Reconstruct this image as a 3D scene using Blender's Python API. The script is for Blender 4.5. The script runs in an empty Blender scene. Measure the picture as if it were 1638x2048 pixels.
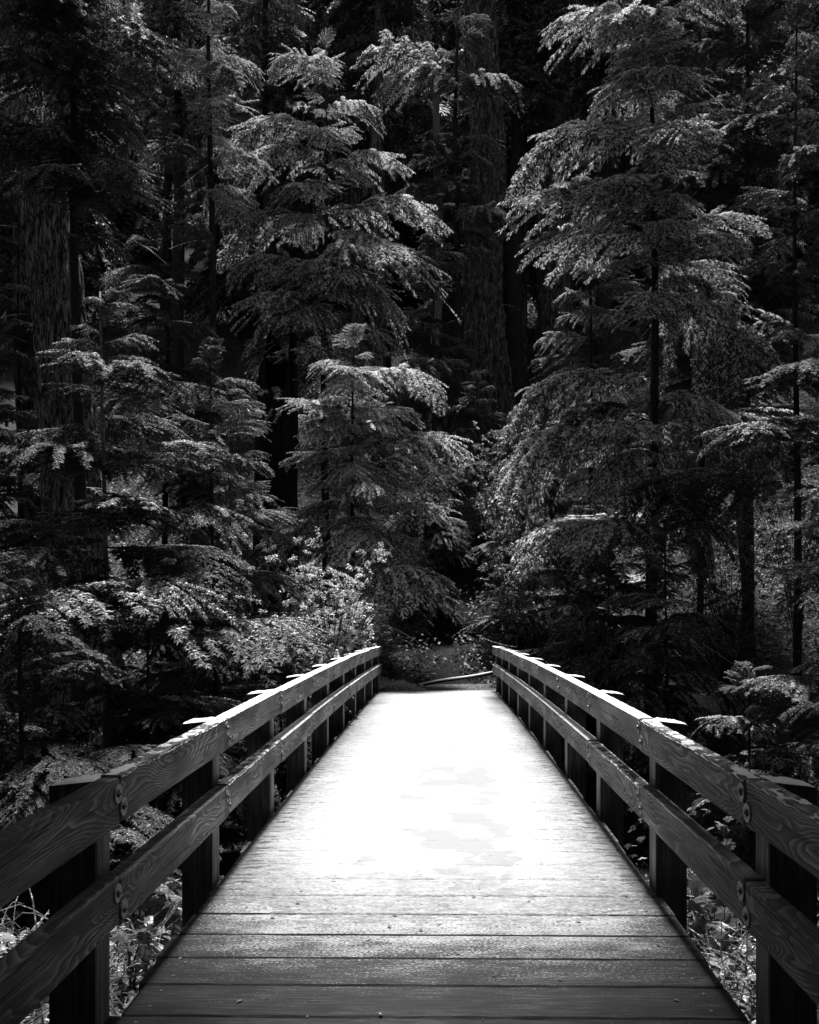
import bpy, math, random
import numpy as np
from mathutils import Vector, Matrix

S = bpy.context.scene
COL = S.collection
R = math.radians

# ------------------------------------------------------------------ camera
F = 1800.0; VX = 877.0; VY = 1235.0; CX = 0.03; CZ = 1.63
cd = bpy.data.cameras.new('camera'); cam = bpy.data.objects.new('camera', cd); COL.objects.link(cam)
cd.sensor_fit = 'HORIZONTAL'; cd.sensor_width = 36; cd.lens = 36 * F / 1638
cam.location = (CX, 0, CZ); cam.rotation_euler = (R(90), 0, R(0.8))
cd.shift_y = 211 / 1638; cd.shift_x = -(58 - F * math.tan(R(0.8))) / 1638
cd.clip_end = 900; cd.clip_start = 0.05
S.camera = cam

# ------------------------------------------------------------------ world, sun, exposure
SUN_EL = 74; SUN_AZ = 3      # degrees; azimuth from +Y (down the bridge) towards +X
W = bpy.data.worlds.new("World"); S.world = W; W.use_nodes = True
wn = W.node_tree.nodes; wl = W.node_tree.links
sky = wn.new('ShaderNodeTexSky'); sky.sky_type = 'NISHITA'; sky.sun_disc = False
sky.sun_elevation = R(SUN_EL); sky.sun_rotation = R(SUN_AZ)
bw = wn.new('ShaderNodeRGBToBW'); wl.new(sky.outputs[0], bw.inputs[0])   # the photograph is black and white
wl.new(bw.outputs[0], wn['Background'].inputs[0]); wn['Background'].inputs[1].default_value = 0.05
sd = bpy.data.lights.new('sun', 'SUN'); sun = bpy.data.objects.new('sun', sd); COL.objects.link(sun)
sd.energy = 5.0; sd.angle = R(9); sd.color = (1, 1, 1)
sv = Vector((math.sin(R(SUN_AZ)) * math.cos(R(SUN_EL)), math.cos(R(SUN_AZ)) * math.cos(R(SUN_EL)), math.sin(R(SUN_EL))))
sun.rotation_euler = sv.to_track_quat('Z', 'Y').to_euler(); sun.location = (0, 30, 60)
S.view_settings.view_transform = 'Standard'; S.view_settings.look = 'None'
S.view_settings.gamma = 1; S.view_settings.exposure = 1.0
S.render.engine = 'CYCLES'
S.cycles.max_bounces = 6; S.cycles.diffuse_bounces = 3; S.cycles.transmission_bounces = 3; S.cycles.transparent_max_bounces = 4

# ------------------------------------------------------------------ helpers
rng = np.random.default_rng(7)
random.seed(5)

def _h(i, j, k, s):
    n = (i * 73856093) ^ (j * 19349663) ^ (k * 83492791) ^ (s * 2654435)
    n = (n ^ (n >> 13)) * 1274126177 & 0x7fffffff
    n = (n ^ (n >> 16)) * 668265263 & 0x7fffffff
    return (n & 0xffff) / 65535.0
def noise3(x, y, z=0.0, s=0):
    x, y, z = np.broadcast_arrays(np.asarray(x, float), np.asarray(y, float), np.asarray(z, float))
    xi = np.floor(x).astype(np.int64); yi = np.floor(y).astype(np.int64); zi = np.floor(z).astype(np.int64)
    fx = x - xi; fy = y - yi; fz = z - zi
    fx = fx*fx*(3-2*fx); fy = fy*fy*(3-2*fy); fz = fz*fz*(3-2*fz)
    def L(a, b, t): return a + (b - a) * t
    r = L(L(L(_h(xi,yi,zi,s), _h(xi+1,yi,zi,s), fx), L(_h(xi,yi+1,zi,s), _h(xi+1,yi+1,zi,s), fx), fy),
          L(L(_h(xi,yi,zi+1,s), _h(xi+1,yi,zi+1,s), fx), L(_h(xi,yi+1,zi+1,s), _h(xi+1,yi+1,zi+1,s), fx), fy), fz)
    return r * 2 - 1
def fbm(x, y, z=0.0, o=4, s=0):
    a = 1.0; t = 0
    x = np.asarray(x, float); y = np.asarray(y, float); z = np.asarray(z, float)
    for q in range(o):
        t = t + a * noise3(x, y, z, s + q * 17); a *= .5; x = x * 2.03; y = y * 2.03; z = z * 2.03
    return t / 1.8
def sstep(a, b, x): t = np.clip((x - a) / (b - a), 0, 1); return t * t * (3 - 2 * t)

class MB:
    """collects vertices, faces (any size), one float attribute and a material slot per face"""
    def __init__(s): s.v = []; s.f = []; s.a = []; s.m = []; s.n = 0
    def add(s, v, f, a=None, m=0):
        v = np.asarray(v, float).reshape(-1, 3)
        f = np.asarray(f, int)
        s.v.append(v); s.f.append(f + s.n); s.m.append(np.full(len(f), m))
        s.a.append(np.zeros(len(v)) if a is None else np.broadcast_to(np.asarray(a, float), (len(v),)))
        s.n += len(v)
    def tube(s, pts, rad, k=5, m=0, a=0.0, cap=True):
        pts = np.asarray(pts, float); n = len(pts)
        rad = np.broadcast_to(np.asarray(rad, float), (n,))
        tg = np.gradient(pts, axis=0); tg /= np.linalg.norm(tg, axis=1)[:, None] + 1e-9
        up = np.array([0, 0, 1.0]) if abs(tg[0, 2]) < .9 else np.array([1.0, 0, 0])
        u = np.cross(tg, up); u /= np.linalg.norm(u, axis=1)[:, None] + 1e-9
        w = np.cross(u, tg)
        th = np.arange(k) * 2 * np.pi / k
        V = pts[:, None] + rad[:, None, None] * (np.cos(th)[None, :, None] * u[:, None] + np.sin(th)[None, :, None] * w[:, None])
        i = np.arange(n - 1)[:, None] * k; j = np.arange(k)[None]; j2 = (j + 1) % k
        Q = np.stack([i + j, i + j2, i + k + j2, i + k + j], -1).reshape(-1, 4)
        s.add(V, Q, a, m)
    def mesh(s, name, mats, smooth=False):
        me = bpy.data.meshes.new(name)
        V = np.concatenate(s.v); me.vertices.add(len(V)); me.vertices.foreach_set('co', V.ravel())
        loops = []; st = []; tot = []; c = 0
        for f in s.f:
            if not len(f): continue
            k = f.shape[1]; loops.append(f.ravel()); st.append(c + np.arange(len(f)) * k); tot.append(np.full(len(f), k)); c += f.size
        loops = np.concatenate(loops); st = np.concatenate(st); tot = np.concatenate(tot)
        me.loops.add(len(loops)); me.loops.foreach_set('vertex_index', loops.astype(np.int32))
        me.polygons.add(len(st)); me.polygons.foreach_set('loop_start', st.astype(np.int32)); me.polygons.foreach_set('loop_total', tot.astype(np.int32))
        me.polygons.foreach_set('material_index', np.concatenate(s.m).astype(np.int32))
        me.polygons.foreach_set('use_smooth', np.full(len(st), smooth))
        at = me.attributes.new('dust', 'FLOAT', 'POINT'); at.data.foreach_set('value', np.concatenate(s.a))
        for m in (mats if isinstance(mats, (list, tuple)) else [mats]): me.materials.append(m)
        me.update(calc_edges=True); me.validate()
        return me
def box(mb, x0, x1, y0, y1, z0, z1, b=0.0, m=0, a=0.0):
    """box, bevelled by b along every edge"""
    import itertools
    if b <= 0:
        v = [(x, y, z) for x in (x0, x1) for y in (y0, y1) for z in (z0, z1)]
        f = [(0,1,3,2),(4,6,7,5),(0,4,5,1),(2,3,7,6),(0,2,6,4),(1,5,7,3)]
        mb.add(v, f, a, m); return
    xs = (x0, x1); ys = (y0, y1); zs = (z0, z1); v = []; idx = {}
    for i in (0, 1):
        for j in (0, 1):
            for k in (0, 1):
                c = [xs[i], ys[j], zs[k]]; d = [b if q == 0 else -b for q in (i, j, k)]
                for ax in range(3):
                    p = [c[q] + (0 if q == ax else d[q]) for q in range(3)]
                    idx[(i, j, k, ax)] = len(v); v.append(p)
    q4 = []; q3 = []
    for s in (0, 1):
        q4.append([idx[(s,0,0,0)], idx[(s,1,0,0)], idx[(s,1,1,0)], idx[(s,0,1,0)]])
        q4.append([idx[(0,s,0,1)], idx[(1,s,0,1)], idx[(1,s,1,1)], idx[(0,s,1,1)]])
        q4.append([idx[(0,0,s,2)], idx[(1,0,s,2)], idx[(1,1,s,2)], idx[(0,1,s,2)]])
    for p in (0, 1):
        for q in (0, 1):
            q4.append([idx[(0,p,q,1)], idx[(1,p,q,1)], idx[(1,p,q,2)], idx[(0,p,q,2)]])
            q4.append([idx[(p,0,q,0)], idx[(p,1,q,0)], idx[(p,1,q,2)], idx[(p,0,q,2)]])
            q4.append([idx[(p,q,0,0)], idx[(p,q,1,0)], idx[(p,q,1,1)], idx[(p,q,0,1)]])
    for i in (0,1):
        for j in (0,1):
            for k in (0,1): q3.append([idx[(i,j,k,0)], idx[(i,j,k,1)], idx[(i,j,k,2)]])
    cen = np.array([(x0+x1)/2, (y0+y1)/2, (z0+z1)/2]); V = np.array(v)
    def fix(fs):
        o = []
        for f in fs:
            p = V[f]; n = np.cross(p[1]-p[0], p[2]-p[0])
            o.append(f if np.dot(n, p.mean(0)-cen) > 0 else f[::-1])
        return o
    mb.add(V, fix(q4), a, m); n0 = mb.n - len(V)
    mb.f.append(np.array(fix(q3)) + n0); mb.m.append(np.full(8, m))

def link(name, me, parent=None, loc=(0,0,0), rot=(0,0,0), sc=1.0, **props):
    o = bpy.data.objects.new(name, me); COL.objects.link(o)
    o.parent = parent; o.location = loc; o.rotation_euler = rot
    o.scale = (sc, sc, sc) if np.isscalar(sc) else sc
    for k, v in props.items(): o[k] = v
    return o
def thing(name, label, cat, loc=(0,0,0), rotz=0, group=None, me=None):
    o = link(name, me, None, loc, (0, 0, rotz), label=label, category=cat)
    if group: o['group'] = group
    return o
def at(px, py, d):
    return np.array([CX + (px - VX) * d / F, d, CZ + (VY - py) * d / F])

# ------------------------------------------------------------------ materials
def nodes(name):
    m = bpy.data.materials.new(name); m.use_nodes = True
    return m, m.node_tree.nodes, m.node_tree.links, m.node_tree.nodes['Principled BSDF']
def N(nt, typ, **kw):
    n = nt.new(typ)
    for k, v in kw.items():
        if k.startswith('i_'): n.inputs[k[2:].replace('_', ' ')].default_value = v
        else: setattr(n, k, v)
    return n
def math_(nt, L, op, a, b=None, c=None, clamp=False):
    n = nt.new('ShaderNodeMath'); n.operation = op; n.use_clamp = clamp
    for i, x in enumerate((a, b, c)):
        if x is None: continue
        if isinstance(x, (int, float)): n.inputs[i].default_value = x
        else: L.new(x, n.inputs[i])
    return n.outputs[0]
def ramp(nt, L, fac, pts):
    r = nt.new('ShaderNodeValToRGB'); L.new(fac, r.inputs[0]); e = r.color_ramp.elements
    while len(e) > 2: e.remove(e[-1])
    for i, (p, c) in enumerate(pts):
        q = e[i] if i < 2 else e.new(p)
        q.position = p; q.color = (c, c, c, 1)
    return r.outputs[0]
def noise(nt, L, vec, scale, detail=4, rough=.55, dist=0, out=0):
    n = nt.new('ShaderNodeTexNoise'); n.inputs['Scale'].default_value = scale; n.inputs['Detail'].default_value = detail
    n.inputs['Roughness'].default_value = rough; n.inputs['Distortion'].default_value = dist
    if vec is not None: L.new(vec, n.inputs['Vector'])
    return n.outputs[out]
def mapping(nt, L, vec, scale, loc=None):
    m = nt.new('ShaderNodeMapping'); m.inputs['Scale'].default_value = scale; L.new(vec, m.inputs['Vector'])
    if loc is not None: L.new(loc, m.inputs['Location'])
    return m.outputs[0]
def mixc(nt, L, fac, a, b):
    m = nt.new('ShaderNodeMix'); m.data_type = 'RGBA'
    for s, x in ((0, fac), (6, a), (7, b)):
        if isinstance(x, (int, float)): m.inputs[s].default_value = x if s == 0 else (x, x, x, 1)
        else: L.new(x, m.inputs[s])
    return m.outputs[2]
def bump(nt, L, h, strength, dist, bsdf):
    b = nt.new('ShaderNodeBump'); b.inputs['Strength'].default_value = strength; b.inputs['Distance'].default_value = dist
    L.new(h, b.inputs['Height']); L.new(b.outputs[0], bsdf.inputs['Normal'])
def attr(nt, name, typ='GEOMETRY'):
    a = nt.new('ShaderNodeAttribute'); a.attribute_name = name; a.attribute_type = typ; return a.outputs['Fac']

def mat_rail():
    m, n, L, P = nodes('weathered_fir_rail')
    tc = n.new('ShaderNodeTexCoord').outputs['Object']
    oi = n.new('ShaderNodeObjectInfo').outputs['Random']
    off = n.new('ShaderNodeCombineXYZ'); L.new(math_(n, L, 'MULTIPLY', oi, 37.0), off.inputs[1]); L.new(math_(n, L, 'MULTIPLY', oi, 11.0), off.inputs[2])
    sm = mapping(n, L, tc, (2.0, .85, 3.2), off.outputs[0])
    warp = noise(n, L, sm, 1.0, 2, .5, .6)
    fine = noise(n, L, mapping(n, L, tc, (8, 5, 22), off.outputs[0]), 1.0, 3)
    sep = n.new('ShaderNodeSeparateXYZ'); L.new(tc, sep.inputs[0])
    zc = math_(n, L, 'SUBTRACT', sep.outputs[2], math_(n, L, 'MULTIPLY', math_(n, L, 'SUBTRACT', oi, .5), .14))
    z2 = math_(n, L, 'MULTIPLY', math_(n, L, 'MULTIPLY', zc, zc), 110.0)
    g = math_(n, L, 'ADD', z2, math_(n, L, 'MULTIPLY', warp, 8.0))
    g = math_(n, L, 'ADD', g, math_(n, L, 'MULTIPLY', fine, .35))
    # knots: the rings sweep round them
    vk = n.new('ShaderNodeTexVoronoi'); vk.inputs['Scale'].default_value = 1.0; vk.inputs['Randomness'].default_value = .8
    L.new(mapping(n, L, tc, (1, 1.3, 3.4), off.outputs[0]), vk.inputs['Vector'])
    kd = vk.outputs['Distance']
    kn = math_(n, L, 'POWER', math_(n, L, 'SUBTRACT', 1.0, math_(n, L, 'MULTIPLY', kd, 2.2), None, True), 2.0)
    g = math_(n, L, 'ADD', g, math_(n, L, 'MULTIPLY', kn, 2.6))
    r2 = math_(n, L, 'FRACT', math_(n, L, 'MULTIPLY', oi, 7.31))
    fr = math_(n, L, 'FRACT', math_(n, L, 'MULTIPLY', g, math_(n, L, 'ADD', 2.3, math_(n, L, 'MULTIPLY', r2, 2.2))))
    ring = ramp(n, L, fr, [(0, .0), (.55, .45), (.86, 1.0), (1.0, .0)])
    fib = noise(n, L, mapping(n, L, tc, (60, 3.0, 190), off.outputs[0]), 1.0, 5, .6)
    blot = noise(n, L, mapping(n, L, tc, (4, 2, 5), off.outputs[0]), 1.0, 4, .6)
    wear = ramp(n, L, noise(n, L, mapping(n, L, tc, (3, 1.3, 7), off.outputs[0]), 1.0, 4, .6), [(.36, .25), (.60, 1.0)])
    v = math_(n, L, 'ADD', math_(n, L, 'MULTIPLY', math_(n, L, 'MULTIPLY', ring, wear), .52), math_(n, L, 'MULTIPLY', fib, .62))
    v = math_(n, L, 'MULTIPLY', v, math_(n, L, 'ADD', .35, blot))
    core = math_(n, L, 'GREATER_THAN', kn, .62)
    col = ramp(n, L, v, [(.0, .022), (.32, .09), (.55, .24), (.85, .48)])
    col = mixc(n, L, math_(n, L, 'MULTIPLY', core, .7), col, .03)
    # checks and splits
    ck = noise(n, L, mapping(n, L, tc, (1, 1.6, 55), off.outputs[0]), 1.0, 2, .5)
    ckm = ramp(n, L, ck, [(.63, 0), (.655, 1)])
    col = mixc(n, L, math_(n, L, 'MULTIPLY', ckm, .75), col, .015)
    L.new(col, P.inputs['Base Color']); P.inputs['Roughness'].default_value = .82; P.inputs['Specular IOR Level'].default_value = .25
    h = math_(n, L, 'SUBTRACT', math_(n, L, 'ADD', ring, math_(n, L, 'MULTIPLY', fib, .7)), ckm)
    bump(n, L, h, .8, .004, P)
    return m
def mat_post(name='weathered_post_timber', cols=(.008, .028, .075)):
    m, n, L, P = nodes(name)
    tc = n.new('ShaderNodeTexCoord').outputs['Object']; oi = n.new('ShaderNodeObjectInfo').outputs['Random']
    off = n.new('ShaderNodeCombineXYZ'); L.new(math_(n, L, 'MULTIPLY', oi, 29.0), off.inputs[2])
    fib = noise(n, L, mapping(n, L, tc, (55, 55, 1.6), off.outputs[0]), 1.0, 5, .62)
    blot = noise(n, L, mapping(n, L, tc, (6, 6, 3), off.outputs[0]), 1.0, 4)
    v = math_(n, L, 'MULTIPLY', fib, math_(n, L, 'ADD', .4, blot))
    col = ramp(n, L, v, [(.2, cols[0]), (.42, cols[1]), (.62, cols[2])])
    L.new(col, P.inputs['Base Color']); P.inputs['Roughness'].default_value = .9; P.inputs['Specular IOR Level'].default_value = .2
    bump(n, L, fib, .8, .004, P); return m
def mat_plank():
    m, n, L, P = nodes('rough_deck_plank')
    tc = n.new('ShaderNodeTexCoord').outputs['Object']; oi = n.new('ShaderNodeObjectInfo').outputs['Random']
    off = n.new('ShaderNodeCombineXYZ'); L.new(math_(n, L, 'MULTIPLY', oi, 41.0), off.inputs[0]); L.new(math_(n, L, 'MULTIPLY', oi, 13.0), off.inputs[1])
    fib = noise(n, L, mapping(n, L, tc, (5, 70, 20), off.outputs[0]), 1.0, 6, .65)
    blot = noise(n, L, mapping(n, L, tc, (2.2, 5, 3), off.outputs[0]), 1.0, 5, .6)
    v = math_(n, L, 'MULTIPLY', fib, math_(n, L, 'ADD', .35, math_(n, L, 'MULTIPLY', blot, 1.1)))
    wood = ramp(n, L, v, [(.25, .007), (.45, .020), (.7, .06)])
    # frost crystals caught on the raised grain
    fn = noise(n, L, mapping(n, L, tc, (60, 150, 60), off.outputs[0]), 1.0, 6, .75)
    pat = noise(n, L, mapping(n, L, tc, (3.0, 7, 3), off.outputs[0]), 1.0, 4, .6)
    dust = attr(n, 'dust')
    k = math_(n, L, 'ADD', fn, math_(n, L, 'ADD', math_(n, L, 'MULTIPLY', pat, .30), math_(n, L, 'MULTIPLY', fib, .18)))
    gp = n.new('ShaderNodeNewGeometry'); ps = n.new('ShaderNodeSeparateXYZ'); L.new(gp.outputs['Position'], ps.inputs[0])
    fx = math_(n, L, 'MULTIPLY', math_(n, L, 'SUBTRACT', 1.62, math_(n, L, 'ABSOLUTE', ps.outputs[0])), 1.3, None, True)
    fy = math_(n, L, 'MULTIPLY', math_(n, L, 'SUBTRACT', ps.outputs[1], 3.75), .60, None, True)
    k = math_(n, L, 'ADD', k, math_(n, L, 'MULTIPLY', math_(n, L, 'MULTIPLY', fx, fy), .40))  # frost share by position; also paints the fading light at edges and near end
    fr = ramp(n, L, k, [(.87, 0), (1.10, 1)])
    geo = n.new('ShaderNodeNewGeometry'); sp = n.new('ShaderNodeSeparateXYZ'); L.new(geo.outputs['True Normal'], sp.inputs[0])
    fr = math_(n, L, 'MULTIPLY', fr, math_(n, L, 'GREATER_THAN', sp.outputs[2], .8))
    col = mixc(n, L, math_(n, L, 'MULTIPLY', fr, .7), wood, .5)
    L.new(col, P.inputs['Base Color']); P.inputs['Roughness'].default_value = .75; P.inputs['Specular IOR Level'].default_value = .3
    h = math_(n, L, 'ADD', fib, math_(n, L, 'MULTIPLY', fn, .4))
    bump(n, L, h, .8, .006, P); return m
def mat_snow(name='snow', packed=True, v=.86):
    m, n, L, P = nodes(name)
    tc = n.new('ShaderNodeTexCoord').outputs['Object']
    g = noise(n, L, tc, 90, 4, .6); b = noise(n, L, tc, 9, 4, .6)
    col = ramp(n, L, g, [(.2, v * .86), (.6, v)])
    if packed:
        # dust: 0 deep snow .. 1 thin crust through which the wood shows, its broad falloff also painting dimmer light; >1.5 trodden
        fl = noise(n, L, mapping(n, L, tc, (42, 95, 10)), 1.0, 5, .75); f2 = noise(n, L, mapping(n, L, tc, (9, 26, 5)), 1.0, 4, .6)
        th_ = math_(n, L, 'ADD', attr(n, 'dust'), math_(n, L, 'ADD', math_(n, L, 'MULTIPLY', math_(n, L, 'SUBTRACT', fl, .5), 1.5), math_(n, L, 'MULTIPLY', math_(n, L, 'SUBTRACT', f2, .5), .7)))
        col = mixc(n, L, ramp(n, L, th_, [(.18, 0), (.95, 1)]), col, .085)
        col = mixc(n, L, attr(n, 'tread'), col, .18)
    L.new(col, P.inputs['Base Color']); P.inputs['Roughness'].default_value = .85; P.inputs['Specular IOR Level'].default_value = .2
    bump(n, L, math_(n, L, 'ADD', g, b), .5, .006, P); return m
def mat_needles(name, dark=.035, lite=.11, dustk=1.0):
    m, n, L, P = nodes(name)
    tc = n.new('ShaderNodeTexCoord').outputs['Object']; oi = n.new('ShaderNodeObjectInfo').outputs['Random']
    nz = noise(n, L, tc, 6, 3); fz = noise(n, L, tc, 45, 3, .7)
    col = ramp(n, L, math_(n, L, 'ADD', math_(n, L, 'MULTIPLY', nz, .6), math_(n, L, 'ADD', math_(n, L, 'MULTIPLY', oi, .25), math_(n, L, 'MULTIPLY', fz, .3))), [(.35, dark), (.85, lite)])
    geo = n.new('ShaderNodeNewGeometry'); sp = n.new('ShaderNodeSeparateXYZ'); L.new(geo.outputs['True Normal'], sp.inputs[0])
    up = math_(n, L, 'ABSOLUTE', sp.outputs[2])
    k = math_(n, L, 'MULTIPLY', attr(n, 'dust'), attr(n, 'snow', 'OBJECT'))
    k = math_(n, L, 'MULTIPLY', k, math_(n, L, 'ADD', .35, math_(n, L, 'MULTIPLY', up, .75)))
    k = math_(n, L, 'ADD', math_(n, L, 'MULTIPLY', k, 1.75), math_(n, L, 'MULTIPLY', math_(n, L, 'SUBTRACT', fz, .5), 2.2))
    k = math_(n, L, 'ADD', k, math_(n, L, 'MULTIPLY', math_(n, L, 'SUBTRACT', nz, .5), .5))
    k = math_(n, L, 'MULTIPLY', ramp(n, L, k, [(.42, 0), (.78, 1)]), dustk)
    col = mixc(n, L, k, col, .86)
    L.new(col, P.inputs['Base Color']); P.inputs['Roughness'].default_value = .55; P.inputs['Specular IOR Level'].default_value = .35
    tr = n.new('ShaderNodeBsdfTranslucent'); L.new(col, tr.inputs[0])
    mx = n.new('ShaderNodeMixShader'); mx.inputs[0].default_value = .22
    L.new(P.outputs[0], mx.inputs[1]); L.new(tr.outputs[0], mx.inputs[2]); L.new(mx.outputs[0], n['Material Output'].inputs[0])
    return m
def mat_bark(name='bark', lo=.015, hi=.10, sc=(9, 9, 1.6), lichen=.0, bumpd=.03, crack=0):
    m, n, L, P = nodes(name)
    tc = n.new('ShaderNodeTexCoord').outputs['Object']
    fur = noise(n, L, mapping(n, L, tc, sc), 1.0, 6, .65, .4)
    fine = noise(n, L, mapping(n, L, tc, (40, 40, 14)), 1.0, 5, .7)
    v = math_(n, L, 'ADD', math_(n, L, 'MULTIPLY', fur, .75), math_(n, L, 'MULTIPLY', fine, .35))
    col = ramp(n, L, v, [(.38, lo), (.58, (lo + hi) * .45), (.75, hi)])
    if crack:
        f2 = noise(n, L, mapping(n, L, tc, (crack, crack, crack * .16)), 1.0, 4, .6, .8)
        ck = ramp(n, L, math_(n, L, 'ABSOLUTE', math_(n, L, 'SUBTRACT', f2, .5)), [(.0, 0), (.055, 1)])
        col = mixc(n, L, ck, .003, col); v = math_(n, L, 'ADD', v, math_(n, L, 'MULTIPLY', ck, .8))
    if lichen:
        l = noise(n, L, mapping(n, L, tc, (5, 5, 2.2)), 1.0, 6, .7)
        col = mixc(n, L, math_(n, L, 'MULTIPLY', ramp(n, L, l, [(.56, 0), (.64, 1)]), .8), col, lichen)
    L.new(col, P.inputs['Base Color']); P.inputs['Roughness'].default_value = .95; P.inputs['Specular IOR Level'].default_value = .15
    bump(n, L, v, 1.0, bumpd, P); return m
def mat_ground(name, a, b, c, sc=2.0, speck=.0, bd=.05):
    m, n, L, P = nodes(name)
    tc = n.new('ShaderNodeTexCoord').outputs['Object']
    big = noise(n, L, tc, .25 * sc, 4); mid = noise(n, L, tc, 2.5 * sc, 6, .7); fi = noise(n, L, tc, 16 * sc, 5, .75)
    v = math_(n, L, 'ADD', math_(n, L, 'MULTIPLY', big, .35), math_(n, L, 'ADD', math_(n, L, 'MULTIPLY', mid, .35), math_(n, L, 'MULTIPLY', fi, .4)))
    col = ramp(n, L, v, [(.38, a), (.54, b), (.7, c)])
    if speck: col = mixc(n, L, math_(n, L, 'MULTIPLY', ramp(n, L, fi, [(.6, 0), (.68, 1)]), speck), col, .7)
    L.new(col, P.inputs['Base Color']); P.inputs['Roughness'].default_value = .95; P.inputs['Specular IOR Level'].default_value = .15
    bump(n, L, math_(n, L, 'ADD', mid, fi), 1.0, bd, P); return m
def mat_plain(name, v, rough=.6, metal=0, sc=20, var=.4):
    m, n, L, P = nodes(name)
    tc = n.new('ShaderNodeTexCoord').outputs['Object']
    f = noise(n, L, tc, sc, 5, .6)
    L.new(ramp(n, L, f, [(.3, v * (1 - var)), (.7, v * (1 + var))]), P.inputs['Base Color'])
    P.inputs['Roughness'].default_value = rough; P.inputs['Metallic'].default_value = metal
    bump(n, L, f, .4, .004, P); return m

M_rail = mat_rail(); M_post = mat_post(); M_postin = mat_post('pale_post_face', (.05, .16, .34)); M_plank = mat_plank()
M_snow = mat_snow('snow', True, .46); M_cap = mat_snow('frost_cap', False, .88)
M_needle = mat_needles('hemlock_needles', .024, .078, 1.0); M_needle_far = mat_needles('far_conifer_needles', .018, .05)
M_twig = mat_bark('twig_bark', .01, .05, (30, 30, 30), 0, .003)
M_bark = mat_bark('conifer_bark', .008, .05, (14, 14, 3), .0, .02)
M_oldbark = mat_bark('old_growth_bark', .010, .26, (14, 14, 3), .26, .08, 6)
M_furrow = mat_bark('deeply_furrowed_bark', .012, .48, (18, 18, 3.5), 0, .08, 9)
M_pale = mat_bark('blotched_pale_bark', .05, .42, (20, 20, 26), 0, .004)
M_snag = mat_bark('stripped_snag_wood', .10, .30, (26, 26, 1.4), 0, .01)
M_leaf = mat_needles('broad_leaves', .05, .14); M_fern = mat_needles('fern_fronds', .04, .10)
M_maple = mat_needles('maple_leaves', .06, .22)
M_cover = mat_needles('ground_cover_leaves', .05, .14)
M_ground = mat_ground('forest_floor', .012, .04, .10, 1.0, .25)
M_path = mat_ground('gravel_path', .03, .09, .20, 3.0, .15, .02)
M_trail = mat_ground('trodden_dark_earth', .004, .014, .04, 2.0, .05)
M_iron = mat_plain('rusted_iron', .13, .55, .6, 60)
M_girder = mat_plain('creosoted_beam', .02, .8)

# ------------------------------------------------------------------ terrain
def zdeck(y): n_ = (np.asarray(y, float) - 3.51) / 1.83; return .07 - .0035 * (n_ - 4.4) ** 2
def gz(x, y):
    x = np.asarray(x, float); y = np.asarray(y, float)
    bank = -.75 - 1.55 * sstep(5.5, 9.5, y) + 2.25 * sstep(15.5, 20.0, y)
    near = np.where(y < 5.5, -.75 + .62 * sstep(2.2, .2, y), bank)
    z = near
    z = z + .34 * np.maximum(y - 22.5, 0) + .29 * np.maximum(y - 29.5, 0) - .5 * np.maximum(y - 92, 0)
    z = z + .10 * np.maximum(np.abs(x) - 2.6, 0) * sstep(18, 25, y) * sstep(60, 20, y)
    z = z + .02 * np.maximum(np.abs(x) - 12, 0) ** 1.3
    z = z + .9 * sstep(-4, -14, y) * 2
    w = sstep(1.7, 3.5, np.abs(x)) 
    k = np.where((y > 19.5) & (y < 23.5) | (y < 1.2), w, 1.0)
    z = z + k * (.22 * fbm(x * .5, y * .5, 0, 4, 3) + .9 * fbm(x * .09, y * .09, 0, 2, 9) * sstep(24, 34, y)) 
    return z
def axis(a, b, c0, c1, fine, coarse):
    p = [c0]; 
    while p[-1] < c1: p.append(p[-1] + fine)
    st = fine
    while p[-1] < b: st = min(st * 1.12, coarse); p.append(p[-1] + st)
    q = [c0]; st = fine
    while q[-1] > a: st = min(st * 1.12, coarse); q.append(q[-1] - st)
    return np.array(q[1:][::-1] + p)
gx = axis(-260, 260, -9, 9, .22, 12); gy = axis(-180, 320, -1, 48, .25, 12)
X, Y = np.meshgrid(gx, gy); Z = gz(X, Y)
mb = MB(); nx = len(gx); ny = len(gy)
i = np.arange(ny - 1)[:, None] * nx + np.arange(nx - 1)[None]
mb.add(np.stack([X, Y, Z], -1), np.stack([i, i + 1, i + nx + 1, i + nx], -1).reshape(-1, 4))
link('ground', mb.mesh('ground', M_ground, True), kind='structure')
# gravel landing and path climbing into the wood
def sheet(name, cx, w, y0, y1, mat, lift=.03, st=.12):
    ys = np.arange(y0, y1, st); u = np.linspace(-1, 1, 25)
    U, YY = np.meshgrid(u, ys)
    XX = cx(YY) + U * (w(YY) + .12 * noise3(YY * 1.3, U * 0, 0, 5))
    ZZ = gz(XX, YY) + lift * (1 - np.abs(U) ** 4 * 2.2) + .015 * fbm(XX * 5, YY * 5)
    m = MB(); k = len(u); ii = np.arange(len(ys) - 1)[:, None] * k + np.arange(k - 1)[None]
    m.add(np.stack([XX, YY, ZZ], -1), np.stack([ii, ii + 1, ii + k + 1, ii + k], -1).reshape(-1, 4))
    return link(name, m.mesh(name, mat, True), kind='structure')
sheet('path', lambda y: .15 + 0 * y, lambda y: 1.5 - .1 * sstep(21, 22.6, y), 20.0, 22.6, M_path)
sheet('trail', lambda y: .2 + .05 * np.maximum(y - 22, 0), lambda y: 1.15 - .25 * sstep(23, 30, y), 22.3, 36, M_trail, .045)
sheet('path', lambda y: 0 * y, lambda y: 1.3 + 0 * y, -14, -.9, M_path)

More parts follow.
